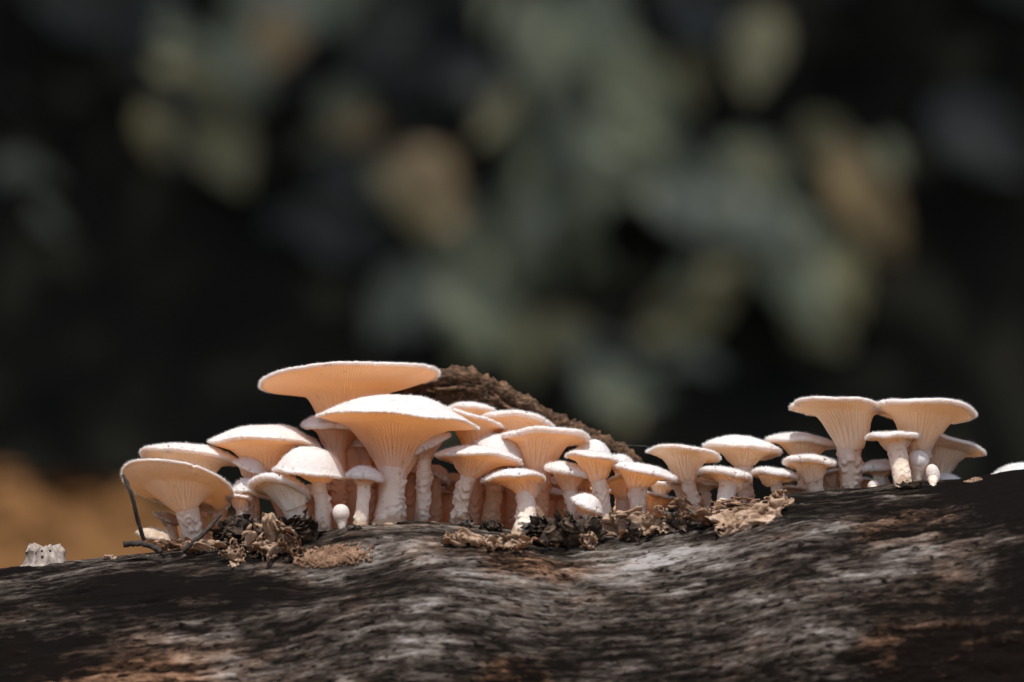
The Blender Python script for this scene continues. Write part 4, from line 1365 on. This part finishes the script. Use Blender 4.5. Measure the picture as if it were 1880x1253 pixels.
for i, (x, y, zc, rx, ry, rz, lb) in enumerate([
        (-4.2, 7.9, 4.9, 2.6, 3.2, 1.8, 'unseen dense shade tree added on the dark bank beyond the left end of the log'),
        (-0.4, 8.1, 5.1, 2.8, 3.4, 1.9, 'unseen dense shade tree added on the dark bank straight beyond the tallest mushroom'),
        (3.6, 7.9, 4.9, 2.7, 3.3, 1.8, 'unseen dense shade tree added on the dark bank beyond the right end of the log')]):
    shade_tree(x, y, zc, rx, ry, rz, lb, 300 + i)

# mound of tan dry leaves, lower left
def mound():
    rs = random.Random(9)
    Y = 4.3
    b = at(40, 1080, Y)
    gz = ground_z(b[0], Y)
    root = empty('dry_leaf_mound', (b[0], Y, gz))
    tag(root, 'blurred mound of tan dry leaves behind the left end of the log', 'leaf pile')
    top = at(170, 905, Y)[2] - gz
    n, ns = 26, 48
    u = np.linspace(0.0, math.pi / 2 + 0.2, n)
    th = np.linspace(0, 2 * math.pi, ns, endpoint=False)
    U, T = np.meshgrid(u, th, indexing='ij')
    d = np.stack([np.sin(U) * np.cos(T) * 0.50, np.sin(U) * np.sin(T) * 0.45, np.sign(np.cos(U)) * np.abs(np.cos(U)) ** 1.25 * top], -1)
    d *= (1 + 0.10 * fbm(d[..., 0] * 8, d[..., 1] * 8, d[..., 2] * 8, 3, 3))[..., None]
    V = d.reshape(-1, 3)
    link('leaf_mould', mesh_np('leaf_mould', V, grid_faces(n, ns, True), M_litter), root)
    for i in range(260):
        p = V[rs.randrange(2 * ns, (n - 3) * ns)]
        nrm = Vector((p[0] / 0.25, p[1] / 0.20, p[2] / top ** 2)).normalized()
        nrm = (nrm + Vector((rs.gauss(0, .45), rs.gauss(0, .45), rs.gauss(0, .3)))).normalized()
        lx = nrm.cross(Vector((rs.gauss(0, 1), rs.gauss(0, 1), rs.gauss(0, 1)))).normalized()
        L = rs.uniform(0.05, 0.095)
        M = Matrix((lx, nrm.cross(lx), nrm)).transposed().to_4x4() @ Matrix.Diagonal((L, L * 0.6, L, 1))
        M.translation = Vector(p) + nrm * rs.uniform(0.0, 0.012)
        o = bpy.data.objects.new('leaf', LMESH['l'][i % 3])
        COL.objects.link(o)
        o.parent = root
        o.matrix_local = M


def leaf_field():
    """dry leaves lying all over the forest floor"""
    g = np.random.default_rng(77)
    n = 9000
    x = g.uniform(-4, 4, n)
    y = g.uniform(-3.5, 5.2, n)
    keep = ~((np.abs(x) < 0.64) & (np.abs(y + 0.02) < 0.19))
    x, y = x[keep], y[keep]
    n = len(x)
    z = np.array([ground_z(a_, b_) for a_, b_ in zip(x, y)]) + 0.006
    c = np.stack([x, y, z], -1)
    a_ = g.uniform(0, 6.28, n)
    t1 = np.stack([np.cos(a_), np.sin(a_), g.normal(0, 0.3, n)], -1)
    t2 = np.stack([-np.sin(a_), np.cos(a_), g.normal(0, 0.3, n)], -1)
    L, W = g.uniform(0.03, 0.06, n)[:, None], g.uniform(0.016, 0.03, n)[:, None]
    k = g.uniform(0.0, 0.014, n)[:, None] * np.array([0, 0, 1.0])
    V = np.stack([c - t1 * L + k, c - t1 * L * .2 + t2 * W, c + t1 * L + k, c - t1 * L * .2 - t2 * W], 1).reshape(-1, 3)
    o = link('leaf_litter', mesh_np('leaf_litter', V, np.arange(n * 4).reshape(-1, 4), M_midleaf2, False))
    tag(o, 'dry brown leaves strewn over the forest floor', 'leaf litter', kind='stuff')


M_midleaf2 = leaf_mat('floor_leaf', (0.27, 0.16, 0.085), (0.3, 0.17, 0.07), 0.2)
leaf_field()


def side_shrub(x, y, seed, label):
    g = np.random.default_rng(seed)
    gz = ground_z(x, y)
    base = np.array([x, y, gz])
    root = empty('leafy_shrub', base)
    tag(root, label, 'shrub', 'shrubs on the dark bank')
    ends = []
    for k in range(7):
        e = base + np.array([g.normal(0, 0.45), g.normal(-0.1, 0.3), g.uniform(0.8, 1.7)])
        P = spline([base - [0, 0, 0.04], (base + e) / 2 + [0, 0, 0.12], e], 16)
        V, F = tube(P, np.linspace(0.012, 0.003, 16), 7)
        link('stem', mesh_np('stem', V - base, F, M_stemb), root)
        ends.append(P)
    A = np.vstack([e[4:] for e in ends])
    n = 420
    c = A[g.integers(0, len(A), n)] + g.normal(0, 0.10, (n, 3))
    u = g.normal(0, 1, (n, 3)); u /= np.linalg.norm(u, axis=1)[:, None]
    v = np.cross(u, g.normal(0, 1, (n, 3))); v /= np.linalg.norm(v, axis=1)[:, None]
    w = np.cross(u, v)
    L, W = g.uniform(0.07, 0.13, n)[:, None], g.uniform(0.025, 0.045, n)[:, None]
    V = np.stack([c - u * L, c + v * W, c + u * L + w * 0.02, c - v * W], 1).reshape(-1, 3) - base
    fo = link('foliage', mesh_np('foliage', V, np.arange(n * 4).reshape(-1, 4), g.choice([M_leaf_g, M_leaf_o, M_leaf_b]), False), root)
    fo['kind'] = 'stuff'


for i, (x, y, lb) in enumerate([(-3.6, 6.9, 'leafy shrub on the bank, farthest out past the left end of the log'), (-2.2, 7.1, 'leafy shrub on the bank next to the dim shrub with hanging leaves'),
                                (2.3, 7.0, 'leafy shrub on the bank next to the shrub with one tan leaf'), (3.7, 6.9, 'leafy shrub on the bank, farthest out past the right end of the log')]):
    side_shrub(x, y, 500 + i, lb)


mound()
